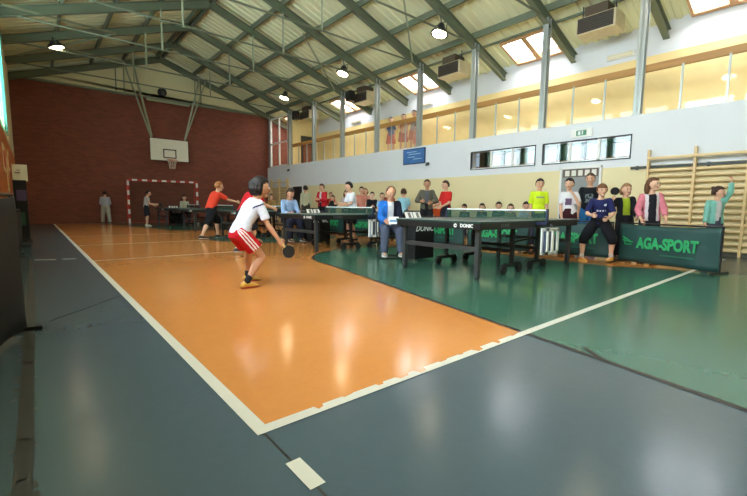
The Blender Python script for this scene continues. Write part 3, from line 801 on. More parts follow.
WORK = bpy.data.scenes.new('work')
def remesh(mb, voxel, smooth=2):
    me = bpy.data.meshes.new('tmp'); bmesh.ops.recalc_face_normals(mb.bm, faces=mb.bm.faces); mb.bm.to_mesh(me); mb.bm.free()
    o = bpy.data.objects.new('tmp', me); WORK.collection.objects.link(o)
    r = o.modifiers.new('r', 'REMESH'); r.mode = 'VOXEL'; r.voxel_size = voxel
    s = o.modifiers.new('s', 'SMOOTH'); s.iterations = smooth; s.factor = .5
    WORK.view_layers[0].update(); dg = WORK.view_layers[0].depsgraph
    out = bpy.data.meshes.new_from_object(o.evaluated_get(dg))
    bpy.data.objects.remove(o); bpy.data.meshes.remove(me)
    return out
def mesh_obj(name, me, mats, parent):
    me.name = name
    for m in mats: me.materials.append(m)
    me.polygons.foreach_set('use_smooth', [True]*len(me.polygons))
    return link(bpy.data.objects.new(name, me), parent)
def wrinkle(me, amp, sc, seed):
    nrm = [v.normal.copy() for v in me.vertices]; cos = [v.co.copy() for v in me.vertices]
    for v, p, n_ in zip(me.vertices, cos, nrm):
        k = noise.noise(V((p.x*sc+seed, p.y*sc, p.z*sc*.7)))+.5*noise.noise(V((p.x*sc*2.3+seed, p.y*sc*2.3, p.z*sc*1.7)))
        v.co = p+n_*amp*k
def paint(me, fn):
    for f in me.polygons:
        k = fn(f.center)
        if k: f.material_index = k

DOWN = (0, 0, -1)
def person(label, loc, face, H, lean=(0, 0), side=0, twist=0, head=(0, 0), la=((-.12, .03, -1), (-.05, .12, -1)), ra=((.12, .03, -1), (.05, .12, -1)),
           ll=((-.06, .02, -1), (-.01, -.03, -1)), rl=((.06, .02, -1), (.01, -.03, -1)), seat=None, sex='m', hs=1.0, vox=.013,
           top=('t_shirt', (200, 200, 200), .7), bottom=('trousers', (40, 44, 56), 1.0), over=None, shoe=(40, 40, 44), hair=('short', (50, 36, 26)), sk='fair',
           curl=(.5, .5), lp=None, rp=None, group=None, z=0., top_paint=None, top_cols=(), bot_paint=None, bot_cols=(), sock=None, foot=(0, 0), fat=1.0, name='person'):
    t = thing(name, label, 'person', (loc[0], loc[1], z), math.radians(face-90), group)
    s = H; rad = math.radians
    X, Y, Z = V((1, 0, 0)), V((0, 1, 0)), V((0, 0, 1))
    def dirl(a): return V((math.sin(rad(side)), math.sin(rad(a)), math.cos(rad(a)))).normalized()
    d1, d2 = dirl(lean[0]), dirl(lean[1])
    shw = (.092 if sex == 'm' else .083)*s; hpw = (.05 if sex == 'm' else .053)*s
    # legs first, to put the lowest sole on the ground
    P = V((0, 0, 0))
    legs = []
    for sgn, L, fo in ((-1, ll, foot[0]), (1, rl, foot[1])):
        J = P+X*sgn*hpw; K = J+V(L[0]).normalized()*.245*s; A = K+V(L[1]).normalized()*.235*s
        fd = V((math.sin(rad(fo)), math.cos(rad(fo)), 0))
        legs.append((J, K, A, fd))
    sole = min(l[2].z for l in legs)-.042*s
    base = V((0, 0, -sole))
    if seat is not None: base = V((0, 0, max(-sole, seat+.065*s)))
    P = P+base; legs = [(a+base, b+base, c+base, d) for a, b, c, d in legs]
    W = P+d1*.10*s; C_ = W+d2*.11*s; Nk = C_+d2*.09*s
    ax = V((math.cos(rad(twist)), math.sin(rad(twist)), 0)); ax = (ax-d2*ax.dot(d2)).normalized(); axm = (X+ax).normalized()
    fw = lambda a, d: d.cross(a).normalized()
    # head frame
    hp, hy = rad(head[0]), rad(head[1])
    fh = V((math.sin(-hy)*math.cos(hp), math.cos(hy)*math.cos(hp), -math.sin(hp)))
    fh = (fh.x*ax+fh.y*V((-ax.y, ax.x, 0)).normalized()+fh.z*Z).normalized()
    xh = fh.cross(Z).normalized(); uh = xh.cross(fh).normalized()
    dn = (d2*.6+uh*.4+fh*.12).normalized()
    hz, hx, hyr = .072*s*hs, .053*s*hs, .064*s*hs
    HC = Nk+dn*.035*s+uh*hz*.92+fh*.012*s
    RH = Matrix((xh, fh, uh)).transposed()
    def torso(mb, inf, lo=0, f=1.):
        g = [(P-d1*.05*s, X, d1, .062, .05), (P-d1*.02*s, X, d1, .088, .060), (P+d1*.02*s, X, d1, .092, .062), (P+d1*.06*s, X, d1, .086, .060), (W, axm, d1, .078, .053),
             (W+d2*.06*s, axm, d2, .085, .058), (C_, ax, d2, .088, .062), (C_+d2*.045*s, ax, d2, .088, .056), (C_+d2*.068*s, ax, d2, .068, .048), (Nk-d2*.004*s, ax, d2, .046, .042)]
        if sex == 'f': g = [(c, a, d, w*(.94 if i > 3 else 1.0), b) for i, (c, a, d, w, b) in enumerate(g)]
        mb.loft([(c, a, fw(a, d), w*s*fat+inf, b*s*fat+inf) for c, a, d, w, b in g[lo:]])
    sk_m = skin(sk)
    # arms
    arms = []
    for sgn, A_ in ((-1, la), (1, ra)):
        S = C_+d2*.058*s+ax*sgn*shw
        tr = lambda v: (v[0]*X+v[1]*Y+v[2]*Z).normalized()
        E = S+tr(A_[0])*.168*s; Wr = E+tr(A_[1])*.145*s
        hd = tr(A_[2]) if len(A_) > 2 else tr(A_[1])
        arms.append((S, E, Wr, hd, sgn))
    b = MB(); torso(b, 0)
    b.limb([Nk-d2*.03*s, HC-uh*hz*.5], [.034*s, .031*s])
    def hshape(d):
        k = 1.
        if d.z < 0: k *= 1-.20*(-d.z)**1.5*(1 if d.y < .2 else .55)
        if d.y > .5: k *= 1-.05*(d.y-.5)
        return k
    b.ball(HC, (hx, hyr, hz), RH, 18, 12, hshape)
    b.ball(HC+RH @ V((0, hyr*.55, -hz*.72)), (hx*.45, hyr*.4, hz*.26), RH)            # chin
    b.ball(HC+RH @ V((0, hyr*.78, hz*.2)), (hx*.6, hyr*.16, hz*.1), RH)              # brow
    for S, E, Wr, hd, sgn in arms:
        mid = E+(Wr-E)*.3
        b.limb([C_+d2*.05*s+ax*sgn*shw*.6, S, S+(E-S)*.5, E, mid, Wr], [.034*s, .029*s, .026*s, .021*s, .0225*s, .0155*s])
    for J, K, A, fd in legs:
        cb = K+(A-K)*.3-fd*.008*s
        b.limb([J, J+(K-J)*.45, K, cb, K+(A-K)*.7, A], [.052*s, .046*s, .033*s, .035*s, .025*s, .0205*s])
        b.limb([A-fd*.02*s-Z*.012*s, A+fd*.05*s-Z*.02*s, A+fd*.09*s-Z*.028*s], [.022*s, .019*s, .013*s])
    # palms
    hands = []
    for (S, E, Wr, hd, sgn), cu, pn in zip(arms, curl, (lp, rp)):
        n_ = V(pn).normalized() if pn else V((-sgn, 0, 0))
        n_ = n_-hd*n_.dot(hd)
        if n_.length < .1: n_ = V((0, 1, 0))-hd*hd.y
        n_.normalize(); a_ = hd.cross(n_)*1.0
        thumb = a_ if a_.dot(Y+Z*.3) > 0 else -a_
        b.loft([(Wr+hd*x*s, thumb, n_, w_*s, h_*s) for x, w_, h_ in ((-.008, .014, .012), (.012, .020, .011), (.035, .025, .010), (.054, .023, .008))])
        hands.append((Wr, hd, n_, thumb, cu))
    me = remesh(b, vox, 2)
    # fingers, ears, nose, eyes and mouth continue the same body mesh
    x = MB(); x.bm.from_mesh(me); bpy.data.meshes.remove(me)
    for Wr, hd, n_, th, cu in hands:
        for i, ln in enumerate((.040, .046, .043, .034)):
            o_ = Wr+hd*.046*s+th*(.0165-.011*i)*s
            d_ = (hd*math.cos(cu*.6)+n_*math.sin(cu*.6)).normalized(); e_ = (hd*math.cos(cu*1.7)+n_*math.sin(cu*1.7)).normalized(); g_ = (hd*math.cos(cu*2.5)+n_*math.sin(cu*2.5)).normalized()
            p1 = o_+d_*ln*.48*s; p2 = p1+e_*ln*.32*s; p3 = p2+g_*ln*.26*s
            x.tube([o_, p1, p2, p3], [.0056*s, .0053*s, .0048*s, .0036*s], 7)
        o_ = Wr+hd*.014*s+th*.016*s; d_ = (th*.75+hd*.7+n_*.25*(1+cu)).normalized(); e_ = (hd*.9+th*.25+n_*.45*cu).normalized()
        x.tube([o_, o_+d_*.022*s, o_+d_*.022*s+e_*.018*s, o_+d_*.022*s+e_*.029*s], [.0075*s, .0066*s, .0058*s, .004*s], 7)
    for sg in (-1, 1): x.ball(HC+RH @ V((sg*hx*.98, -hyr*.08, -hz*.06)), (hx*.12, hyr*.2, hz*.24), RH)
    x.tube([HC+RH @ V((0, hyr*.86, hz*.12)), HC+RH @ V((0, hyr*1.06, -hz*.1)), HC+RH @ V((0, hyr*1.13, -hz*.24)), HC+RH @ V((0, hyr*.84, -hz*.3))], [hx*.1, hx*.13, hx*.2, hx*.16], 8)
    for f in x.bm.faces: f.smooth = True
    for sg in (-1, 1):
        x.mi = 1; x.ball(HC+RH @ V((sg*hx*.42, hyr*.86, hz*.02)), (hx*.19, hyr*.12, hz*.07), RH, 8, 6)
        x.mi = 2; x.ball(HC+RH @ V((sg*hx*.42, hyr*.95, hz*.02)), (hx*.11, hyr*.06, hz*.07), RH, 8, 6)
        x.ball(HC+RH @ V((sg*hx*.42, hyr*.93, hz*.20)), (hx*.24, hyr*.1, hz*.035), RH, 8, 6)
    x.mi = 3; x.ball(HC+RH @ V((0, hyr*.9, -hz*.5)), (hx*.3, hyr*.13, hz*.06), RH, 8, 6)
    bm_me = x.mesh('body', [sk_m, M_EYEW, M_EYED, M_LIP], True)
    link(bpy.data.objects.new('body', bm_me), t)
    sd = hash(label) % 97 if False else sum(map(ord, label)) % 97
    # clothes
    def garment(kind, col, frac, inf, lo=0, opened=False):
        g = MB(); torso(g, inf*s, lo)
        for S, E, Wr, hd, sgn in arms:
            c0 = C_+d2*.05*s+ax*sgn*shw*.55
            if frac <= 1:
                e = S+(E-S)*frac; g.limb([c0, S, e], [.034*s+inf*s*.4, .031*s+inf*s*.4, (.036 if frac < .95 else .031)*s+inf*s*.3], 12, (True, False))
            else:
                e = E+(Wr-E)*(frac-1); g.limb([c0, S, E, e], [.034*s+inf*s*.4, .031*s+inf*s*.5, .027*s+inf*s*.5, .021*s+inf*s*.5], 12, (True, False))
        m_ = remesh(g, vox, 2); wrinkle(m_, .0042*s, 9/s, sd)
        return m_
    if top[0]:
        m_ = garment(top[0], top[1], .3 if over else top[2], .007 if over else .010, 1)
        if top_paint: paint(m_, lambda c: top_paint(c, dict(P=P, W=W, C=C_, N=Nk, ax=ax, d=d2, s=s, arms=arms)))
        mesh_obj(top[0], m_, [cloth(top[1])]+[cloth(c) for c in top_cols], t)
    if over:      # open jacket or vest: a looser layer, cut open down the front
        m_ = garment(over[0], over[1], over[2], .020, 1)
        fwd = fw(ax, d2)
        if len(over) > 3 and over[3]:
            bmx = bmesh.new(); bmx.from_mesh(m_)
            dl = [f for f in bmx.faces if (f.calc_center_median()-C_).dot(fwd) > .02*s and abs((f.calc_center_median()-C_).dot(ax)) < over[3]*s and (f.calc_center_median()-Nk).dot(d2) < .01*s]
            bmesh.ops.delete(bmx, geom=dl, context='FACES'); bmx.to_mesh(m_); bmx.free()
        if len(over) > 4: paint(m_, lambda c: over[4](c, dict(P=P, W=W, C=C_, N=Nk, ax=ax, d=d2, s=s, arms=arms)))
        mo = mesh_obj(over[0], m_, [cloth(over[1])]+([cloth(c) for c in over[5]] if len(over) > 5 else []), t)
    # trousers or shorts: fraction of the leg covered
    g = MB()
    q = [(P-d1*.055*s, .066, .056), (P-d1*.02*s, .092, .064), (P+d1*.02*s, .095, .065), (P+d1*.075*s, .086, .060)]
    g.loft([(c, X, fw(X, d1), w*s*fat+.006*s, h*s*fat+.006*s) for c, w, h in q])
    fr = bottom[2]; loose = bottom[3] if len(bottom) > 3 else .008
    for J, K, A, fd in legs:
        if fr <= .5:
            e = J+(K-J)*fr*2; g.limb([J, J+(K-J)*fr, e], [.056*s+loose*s*.5, .052*s+loose*s, .050*s+loose*s*1.3], 14, (True, False))
        else:
            e = K+(A-K)*(fr-.5)*2; g.limb([J, J+(K-J)*.5, K, e], [.055*s+loose*s*.4, .049*s+loose*s, .040*s+loose*s, .031*s+loose*s], 14, (True, False))
    m_ = remesh(g, vox, 2); wrinkle(m_, .004*s, 8/s, sd+5)
    if bot_paint: paint(m_, lambda c: bot_paint(c, dict(P=P, legs=legs, s=s)))
    mesh_obj(bottom[0], m_, [cloth(bottom[1])]+[cloth(c) for c in bot_cols], t)
    # socks and shoes
    for J, K, A, fd in legs:
        if sock:
            g = MB(); g.limb([A+(K-A)*sock[1], A-Z*.01*s], [.026*s, .025*s]); mesh_obj('sock', g.mesh('sock', []), [cloth(sock[0])], t)
        rt_ = fd.cross(Z); g = MB(); cz = A-Z*.042*s
        prof = [(-.040, .016, .028, .036), (-.028, .024, .034, .052), (.0, .026, .034, .056), (.035, .029, .030, .040), (.07, .031, .024, .030), (.098, .024, .018, .022), (.112, .010, .012, .014)]
        g.loft([(cz+fd*x_*s+Z*h_*s*.5, rt_, Z, w_*s, h_*s*.5) for x_, w_, _, h_ in prof])
        sc_ = shoe if isinstance(shoe[0], tuple) else (shoe, (220, 216, 206))
        so = obj('shoe', g, mat('shoe_%d_%d_%d' % sc_[0], sc_[0], .5, 0, .05), t, True)
        g = MB(); g.loft([(cz+fd*x_*s+Z*.006*s, rt_, Z, w_*s*1.06, .006*s) for x_, w_, _, h_ in prof]); obj('sole', g, mat('shoe_%d_%d_%d' % sc_[1], sc_[1], .5, 0, .05), so, True)
    # hair
    st, hc = hair
    g = MB()
    def cap(d):
        line = .35 if st != 'bald' else .75
        front = d.y > .25 and d.z < line+.25*(1-abs(d.x)) if st != 'fringe' else (d.y > .35 and d.z < .28)
        low = d.z < (-.25 if st in ('short', 'fringe') else -.15) and not (d.y < -.1 and d.z > -.55)
        if st in ('long', 'pony', 'bob'): low = d.z < -.75 or (d.y > .0 and d.z < -.2)
        if front or low: return .72
        return 1.11+.03*noise.noise(d*4+V((sd, 0, 0)))
    g.ball(HC+uh*hz*.03-fh*hyr*.03, (hx*1.02, hyr*1.02, hz*1.02), RH, 24, 16, cap)
    if st in ('long', 'bob'):
        ln = .13 if st == 'long' else .08
        for k in range(-3, 4):
            a = k*.40; lk = ln; ln = lk*(1+.12*noise.noise(V((sd, k*3.1, 0)))-.07*abs(k)/3); o_ = HC+RH @ V((math.sin(a)*hx*1.02, -math.cos(a)*hyr*.95, hz*.1))
            g.tube([o_, o_-Z*ln*.5*s-fh*.004*s, o_-Z*ln*.85*s, o_-Z*ln*s], [.020*s, .021*s, .016*s, .004*s], 8); ln = lk
    if st == 'pony':
        o_ = HC-fh*hyr*1.0+uh*hz*.35; g.tube([o_, o_-fh*.03*s+uh*.004*s, o_-fh*.045*s-Z*.05*s, o_-fh*.035*s-Z*.11*s], [.016*s, .02*s, .018*s, .005*s], 8)
    if st == 'bun': g.ball(HC-fh*hyr*.85+uh*hz*.75, .026*s)
    hm = g.mesh('hair', [])
    mesh_obj('hair', hm, [mat('hair_%d_%d_%d' % hc, hc, .55, 0, .2, 30, .2, .3)], t)
    return t, dict(P=P, W=W, C=C_, N=Nk, HC=HC, arms=arms, legs=legs, xh=xh, fh=fh, uh=uh)
def to_world(t, p): return rootmat(t) @ V(p)
def racket_in(t, info, k, lab, tilt=(0, 0, 0), nrm=(1, 0, 0), red=False, axis=None):
    S, E, Wr, hd, sgn = info['arms'][k]
    R3 = rootmat(t).to_3x3(); h = R3 @ (V(axis).normalized() if axis else hd)
    s = .04; c = to_world(t, Wr)+(R3 @ hd)*.055+h*.13
    racket(lab, c, h, R3 @ V(nrm), red)

BRN, BLK, DRK, GIN, BLD, GRY = (62, 42, 28), (22, 18, 17), (38, 28, 22), (150, 96, 52), (140, 110, 72), (96, 88, 82)
# --- the boy in front: white shirt, red shorts with white side stripes
def shorts_stripes(c, q):
    for k, (J, K, A, fd) in enumerate(q['legs']):
        d = (K-J).normalized(); v = c-J; a = v.dot(d)
        if a < -.06*q['s']: continue
        r = v-d*a; sg = -1 if k == 0 else 1
        if (c.x*sg) < 0: continue
        ang = math.degrees(math.atan2(r.dot((V((0, 1, 0))-d*d.y).normalized()), r.x*sg))
        if abs(ang-12) < 5 or abs(ang+8) < 5 or abs(ang+28) < 5: return 1
    return 0
def white_shirt_piping(c, q):
    for S, E, Wr, hd, sgn in q['arms']:
        v = c-S; d = (E-S).normalized()
        if sgn*v.dot(q['ax']) > -.004*q['s'] and abs(v.dot(d)-.012*q['s']) < .006*q['s'] and v.length < .08*q['s']: return 1
    return 0
t, i_ = person('boy in white shirt and red shorts bending with a racket in the foreground', (1.76, 4.43), 2, 1.45, lean=(25, 31), head=(6, -6), hs=1.12, vox=.0075,
    ra=((.20, .28, -.93), (.20, .52, -.82), (.16, .6, -.78)), la=((-.15, -.15, -.95), (.1, .5, -.85)), curl=(.7, 1.1), rp=(-1, 0, .2),
    rl=((.02, .65, -.76), (.0, -.62, -.85)), ll=((-.45, .65, -.65), (-.30, .05, -.93)), foot=(10, -4),
    top=('t_shirt', (204, 208, 220), .78), top_paint=white_shirt_piping, top_cols=((44, 48, 84),), bottom=('shorts', (186, 22, 34), .31, .012), bot_paint=shorts_stripes, bot_cols=((232, 228, 228),),
    shoe=((196, 150, 56), (160, 36, 34)), sock=((34, 34, 36), .22), hair=('bob', (30, 22, 20)), sk='tan')
FG = (t, i_)
racket_in(t, i_, 1, 'black racket held low in the hand of the boy in front', nrm=(1, -.25, .1))

# --- players farther off
t, i_ = person('red shirted player lunging with outstretched arm at the third table', (3.74, 11.38), 8, 1.72, lean=(16, 26), head=(6, -4), fat=1.15,
    ra=((.1, .8, -.5), (.0, .96, -.2)), la=((-.3, -.2, -.9), (-.15, .1, -.95)), rl=((.25, -.42, -.85), (.2, -.55, -.8)), ll=((-.2, .62, -.75), (-.05, .05, -1)), curl=(.5, 1.0),
    top=('t_shirt', (214, 66, 44), .8), bottom=('shorts', (24, 24, 28), .58, .02), shoe=(22, 22, 24), hair=('short', GIN), sk='fair')
racket_in(t, i_, 1, 'racket in the outstretched hand of the red shirted player', nrm=(1, 0, .3))
person('person in white tracksuit walking by the brick wall, back turned', (2.56, 22.15), 78, 1.5, la=((-.2, .05, -1), (.3, .5, -.6)), ra=((.2, .05, -1), (-.3, .5, -.6)),
    ll=((-.1, .12, -1), (-.05, -.1, -1)), rl=((.12, -.1, -1), (.08, -.12, -1)), top=('jacket', (176, 182, 196), 1.95), bottom=('trousers', (168, 166, 154), 1.0, .018), hair=('short', DRK), shoe=(30, 30, 32))
t, i_ = person('boy in grey top and dark shorts with a racket before the handball goal', (3.62, 19.0), -8, 1.5, lean=(4, 8), head=(8, 0), ra=((.1, .3, -.9), (-.05, .95, -.15)), la=((-.1, .2, -.95), (.1, .9, -.3)), curl=(.6, 1.),
    top=('t_shirt', (176, 172, 168), .6), bottom=('shorts', (34, 36, 44), .48, .02), hair=('short', DRK), shoe=(200, 198, 190), ll=((-.15, .1, -1), (-.02, -.1, -1)), rl=((.15, .1, -1), (.05, -.1, -1)))
racket_in(t, i_, 1, 'dark racket of the boy before the handball goal', nrm=(1, 0, .2))
t, i_ = person('red shirted player half hidden behind the boy in front', (3.12, 7.62), 15, 1.56, lean=(24, 32), head=(-4, 0), fat=1.05, ra=((.1, .6, -.6), (.0, .9, -.3)), la=((-.5, .1, -.8), (-.2, .6, -.6)),
    rl=((.2, .3, -.9), (.1, -.35, -.9)), ll=((-.25, .3, -.9), (-.1, -.35, -.9)), top=('t_shirt', (182, 28, 36), .75), bottom=('shorts', (28, 28, 34), .45, .02), hair=('short', DRK), shoe=(60, 60, 66))
t, i_ = person('boy in white shirt playing at the right end of the second table', (6.62, 8.72), 168, 1.63, lean=(6, 10), head=(10, 0), ra=((.1, .3, -.9), (-.1, .95, .05)), la=((-.12, .35, -.9), (.1, .9, -.2)), curl=(.5, 1.),
    rl=((.18, .3, -1), (.08, -.3, -1)), ll=((-.18, .3, -1), (-.08, -.3, -1)), top=('t_shirt', (216, 218, 226), .8), bottom=('shorts', (30, 32, 38), .46, .018), hair=('short', BLK), shoe=(70, 70, 74))
racket_in(t, i_, 1, 'racket of the boy in white shirt at the second table', nrm=(1, 0, .3), red=True)
def navy_badge(c, q):
    v = c-q['C']; h = v.dot(q['d'])/q['s']; xx = v.dot(q['ax'])/q['s']
    if v.y < 0: return 0
    if abs(h-.025) < .012 and abs(xx+.045) < .012: return 1
    if abs(h+.045) < .010 and abs(xx) < .05 and math.sin(xx*220) > -.2: return 1
    return 0
t, i_ = person('boy in navy shirt and black trousers crouching at the barrier, playing at the nearest table', (7.70, 2.90), 200, 1.45, lean=(8, 16), head=(4, 10), hs=1.0, vox=.010, twist=8,
    ra=((.25, .35, -.85), (-.35, .8, -.1)), la=((-.3, .15, -.9), (.35, .8, -.3)), curl=(.9, .9), rl=((.42, .35, -.8), (.05, -.12, -1)), ll=((-.38, .5, -.75), (-.0, -.3, -.95)), foot=(20, -30),
    top=('t_shirt', (34, 38, 82), .85), top_paint=navy_badge, top_cols=((206, 206, 214),), bottom=('shorts', (20, 21, 26), .62, .018), shoe=((226, 150, 50), (220, 200, 120)), sock=((190, 180, 170), .2), hair=('fringe', (108, 72, 44)), sk='fair')

# --- umpires
def jacket_blue(c, q):
    v = c-q['C']; xx = v.dot(q['ax'])/q['s']
    return 1 if xx < -.02 else 0
person('seated man in blue and black jacket, umpire beside the nearest table', (4.98, 5.46), 236, 1.60, lean=(0, 8), hs=.96, head=(16, 6), seat=.45, vox=.010,
    ra=((.1, .35, -.9), (-.2, .9, -.2)), la=((-.1, .35, -.9), (.2, .9, -.15)), rl=((.12, .98, -.1), (.05, .1, -1)), ll=((-.12, .98, -.1), (-.05, .2, -1)),
    top=('t_shirt', (206, 210, 214), .7), over=('jacket', (36, 104, 186), 1.95, .035, jacket_blue, ((20, 24, 40),)), bottom=('jeans', (72, 80, 98), 1.0, .01), shoe=(150, 146, 140), hair=('bald', (96, 72, 56)), sk='tan')
p = MB(); p.box((0, 0, 0), (.17, .006, .13), Matrix.Rotation(-.35, 3, 'X')); p.mi = 1; p.box((0, -.005, -.01), (.15, .004, .04), Matrix.Rotation(-.35, 3, 'X'))
o = single('score_sheet', 'white score sheet with blue band held by the man in the blue jacket', 'paper', p, [M_WTAPE, mat('sheet_blue', (96, 140, 180), .6)]); o.location = (4.72, 5.06, .70); o.rotation_euler = (0, 0, -.6)
person('seated man in light blue shirt, umpire behind the second table', (5.02, 9.38), 266, 1.74, lean=(4, 12), head=(22, 0), seat=.45,
    ra=((.15, .4, -.9), (-.25, .9, -.1)), la=((-.15, .4, -.9), (.25, .9, -.1)), rl=((.12, .98, -.1), (.05, .15, -1)), ll=((-.12, .98, -.1), (-.05, .15, -1)),
    top=('shirt', (140, 168, 206), 1.7), bottom=('trousers', (34, 38, 54), 1.0, .01), shoe=(40, 36, 34), hair=('short', (54, 40, 32)), sk='tan')
person('seated umpire in pale top with dark bobbed hair by the handball goal', (5.55, 20.62), 262, 1.7, lean=(2, 8), head=(10, 0), seat=.45, sex='f',
    ra=((.1, .35, -.9), (-.3, .9, -.1)), la=((-.1, .35, -.9), (.3, .9, -.1)), rl=((.1, .98, -.1), (.03, .1, -1)), ll=((-.1, .98, -.1), (-.03, .1, -1)),
    top=('blouse', (176, 176, 156), 1.5), bottom=('trousers', (40, 42, 48), 1.0), hair=('bob', DRK))

# --- spectators by the right wall, far to near
FOLD = dict(ra=((.15, .3, -.95), (-.55, .75, .1)), la=((-.15, .3, -.95), (.55, .75, .1)))
person('dark clothed child by the far wall bars, head bowed', (9.2, 17.1), 220, 1.46, head=(14, 10), top=('jacket', (32, 32, 38), 1.9), hair=('short', BLK))
person('person in pale green top standing with back turned before the black door', (9.2, 15.55), 60, 1.80, head=(0, 25), top=('sweater', (176, 178, 150), 1.9), bottom=('trousers', (70, 68, 62), 1.0), hair=('short', DRK))
person('child in red and white tracksuit jacket standing behind the second table', (8.9, 13.75), 200, 1.80, head=(4, -10), top=('t_shirt', (210, 206, 206), .7), over=('jacket', (186, 36, 48), 1.9, .022), bottom=('trousers', (30, 30, 36), 1.0), hair=('short', (80, 56, 40)), **FOLD)
person('child in red standing close behind the red tracksuit jacket', (9.4, 13.9), 240, 1.48, top=('t_shirt', (196, 60, 54), .7), hair=('short', DRK))
person('small child in black shirt with pale blue print behind the second table', (8.8, 12.85), 215, 1.32, hs=1.1, head=(4, 0), top=('t_shirt', (32, 34, 42), .7), top_paint=lambda c, q: 1 if (c-q['C']).y > 0 and abs((c-q['W']).dot(q['d'])-.03*q['s']) < .03*q['s'] and abs(c.x) < .06*q['s'] else 0, top_cols=((120, 176, 190),), hair=('short', BRN))
person('girl with long brown hair in grey shirt beside the boy at the second table', (8.9, 12.15), 230, 1.52, sex='f', head=(6, 20), top=('t_shirt', (172, 160, 156), .7), hair=('long', (74, 46, 32)))
person('dark haired child just right of the white shirted boy at the second table', (9.0, 11.35), 225, 1.62, top=('t_shirt', (196, 128, 110), .7), hair=('short', BLK))
person('fair child in pink shirt partly hidden, right of the second table', (9.5, 11.75), 215, 1.60, sex='f', top=('t_shirt', (214, 150, 134), .7), hair=('bob', BLD))
person('pale faced child in black jacket leaning, right of the second table', (8.7, 10.42), 235, 1.42, lean=(6, 12), head=(6, 0), top=('jacket', (30, 30, 36), 1.9), hair=('short', (44, 34, 28)), sk='pale', **FOLD)
person('dark haired child in pale blue shirt just left of the man in the blue jacket', (8.75, 9.95), 240, 1.36, hs=1.08, head=(2, -20), top=('t_shirt', (150, 182, 206), .7), hair=('short', BLK))
person('brown haired child peeping from behind the man in the blue jacket', (9.2, 10.1), 230, 1.50, hs=1.05, top=('t_shirt', (170, 90, 80), .7), hair=('short', BRN))
person('dark haired child standing far back, right of the man in the blue jacket', (9.9, 10.15), 235, 1.50, top=('t_shirt', (120, 70, 60), .7), hair=('short', DRK))
person('child in light blue shirt with back turned, right of the man in the blue jacket', (8.75, 8.95), 50, 1.47, hs=1.08, head=(4, 15), top=('t_shirt', (142, 190, 206), .85), bottom=('trousers', (96, 110, 130), 1.0), hair=('short', BRN))
person('man in grey olive shirt holding his hands before his chest', (8.75, 8.0), 222, 1.72, head=(2, 0), ra=((.42, .2, -.85), (-.5, .8, -.05)), la=((-.42, .2, -.85), (.55, .75, -.2)), curl=(.9, .9),
    top=('t_shirt', (88, 92, 100), .7), over=('shirt', (92, 90, 78), 1.9, .03), bottom=('trousers', (34, 34, 38), 1.0), hair=('short', BRN), sk='tan')
person('boy in plain red shirt in profile beside the net of the nearest table', (8.75, 7.28), 170, 1.66, head=(4, 0), ra=((.12, .2, -.95), (-.2, .85, -.3)), la=((-.12, .2, -.95), (.1, .85, -.35)), top=('t_shirt', (196, 40, 38), .8), bottom=('trousers', (40, 40, 46), 1.0), hair=('short', (66, 46, 34)))
person('small child in orange shirt crouching between the grey shirted man and the red shirted boy', (9.5, 8.24), 230, 1.08, hs=1.2, head=(10, 0), top=('t_shirt', (216, 92, 48), .8), hair=('short', BRN))
SIT = dict(rl=((.12, .98, -.12), (.05, .05, -1)), ll=((-.12, .98, -.12), (-.05, .05, -1)), ra=((.1, .4, -.9), (-.3, .85, -.3)), la=((-.1, .4, -.9), (.3, .85, -.3)), seat=.36)
for k, (y, H, hc, col, hr, lab) in enumerate(((7.62, 1.22, DRK, (52, 50, 56), 'short', 'seated child in dark grey, first from the left behind the nearest net'),
        (7.0, 1.26, BLK, (44, 42, 46), 'bob', 'seated child in black with dark hair, second from the left behind the nearest net'),
        (6.46, 1.34, BLK, (40, 42, 56), 'short', 'seated child with round black hair, third from the left behind the nearest net'),
        (6.1, 1.24, BRN, (110, 86, 72), 'bob', 'seated brown haired child in light brown, fourth from the left behind the nearest net'),
        (5.66, 1.34, BLK, (178, 186, 206), 'short', 'seated black haired child in pale blue beside the boy in yellow'))):
    person(lab, (10.08, y), 198+k*4, H, hs=1.14, lean=(4, 14), head=(10, 0), sex='f' if hr == 'bob' else 'm', top=('t_shirt', col, .75), bottom=('trousers', (44, 46, 58), 1.0), hair=(hr, hc), **SIT)
person('boy in bright yellow shirt with grey print, standing behind the net post', (9.2, 4.84), 222, 1.62, hs=1.03, head=(2, 0), vox=.010, top=('t_shirt', (206, 232, 44), .9),
    top_paint=lambda c, q: 1 if (c-q['C']).y > .02 and abs((c-q['C']).dot(q['d'])-.0) < .014*q['s'] and abs((c-q['C']).dot(q['ax'])) < .055*q['s'] else 0, top_cols=((150, 160, 130),), bottom=('trousers', (44, 48, 60), 1.0), hair=('short', BLK))
person('girl in white shirt with dark picture print holding a hand to her face', (8.75, 3.93), 210, 1.57, sex='f', head=(4, -20), hs=1.03, vox=.010, la=((-.2, .45, -.85), (.5, .3, .9)), ra=((.12, .1, -1), (-.1, .3, -.95)),
    top=('t_shirt', (214, 212, 214), .8), top_paint=lambda c, q: 1 if (c-q['C']).y > .02 and -.09*q['s'] < (c-q['C']).dot(q['d']) < .0 and abs((c-q['C']).dot(q['ax'])-.01*q['s']) < .04*q['s'] else 0, top_cols=((104, 84, 110),), bottom=('trousers', (60, 26, 32), 1.0), hair=('bun', BLK), curl=(.8, .5))
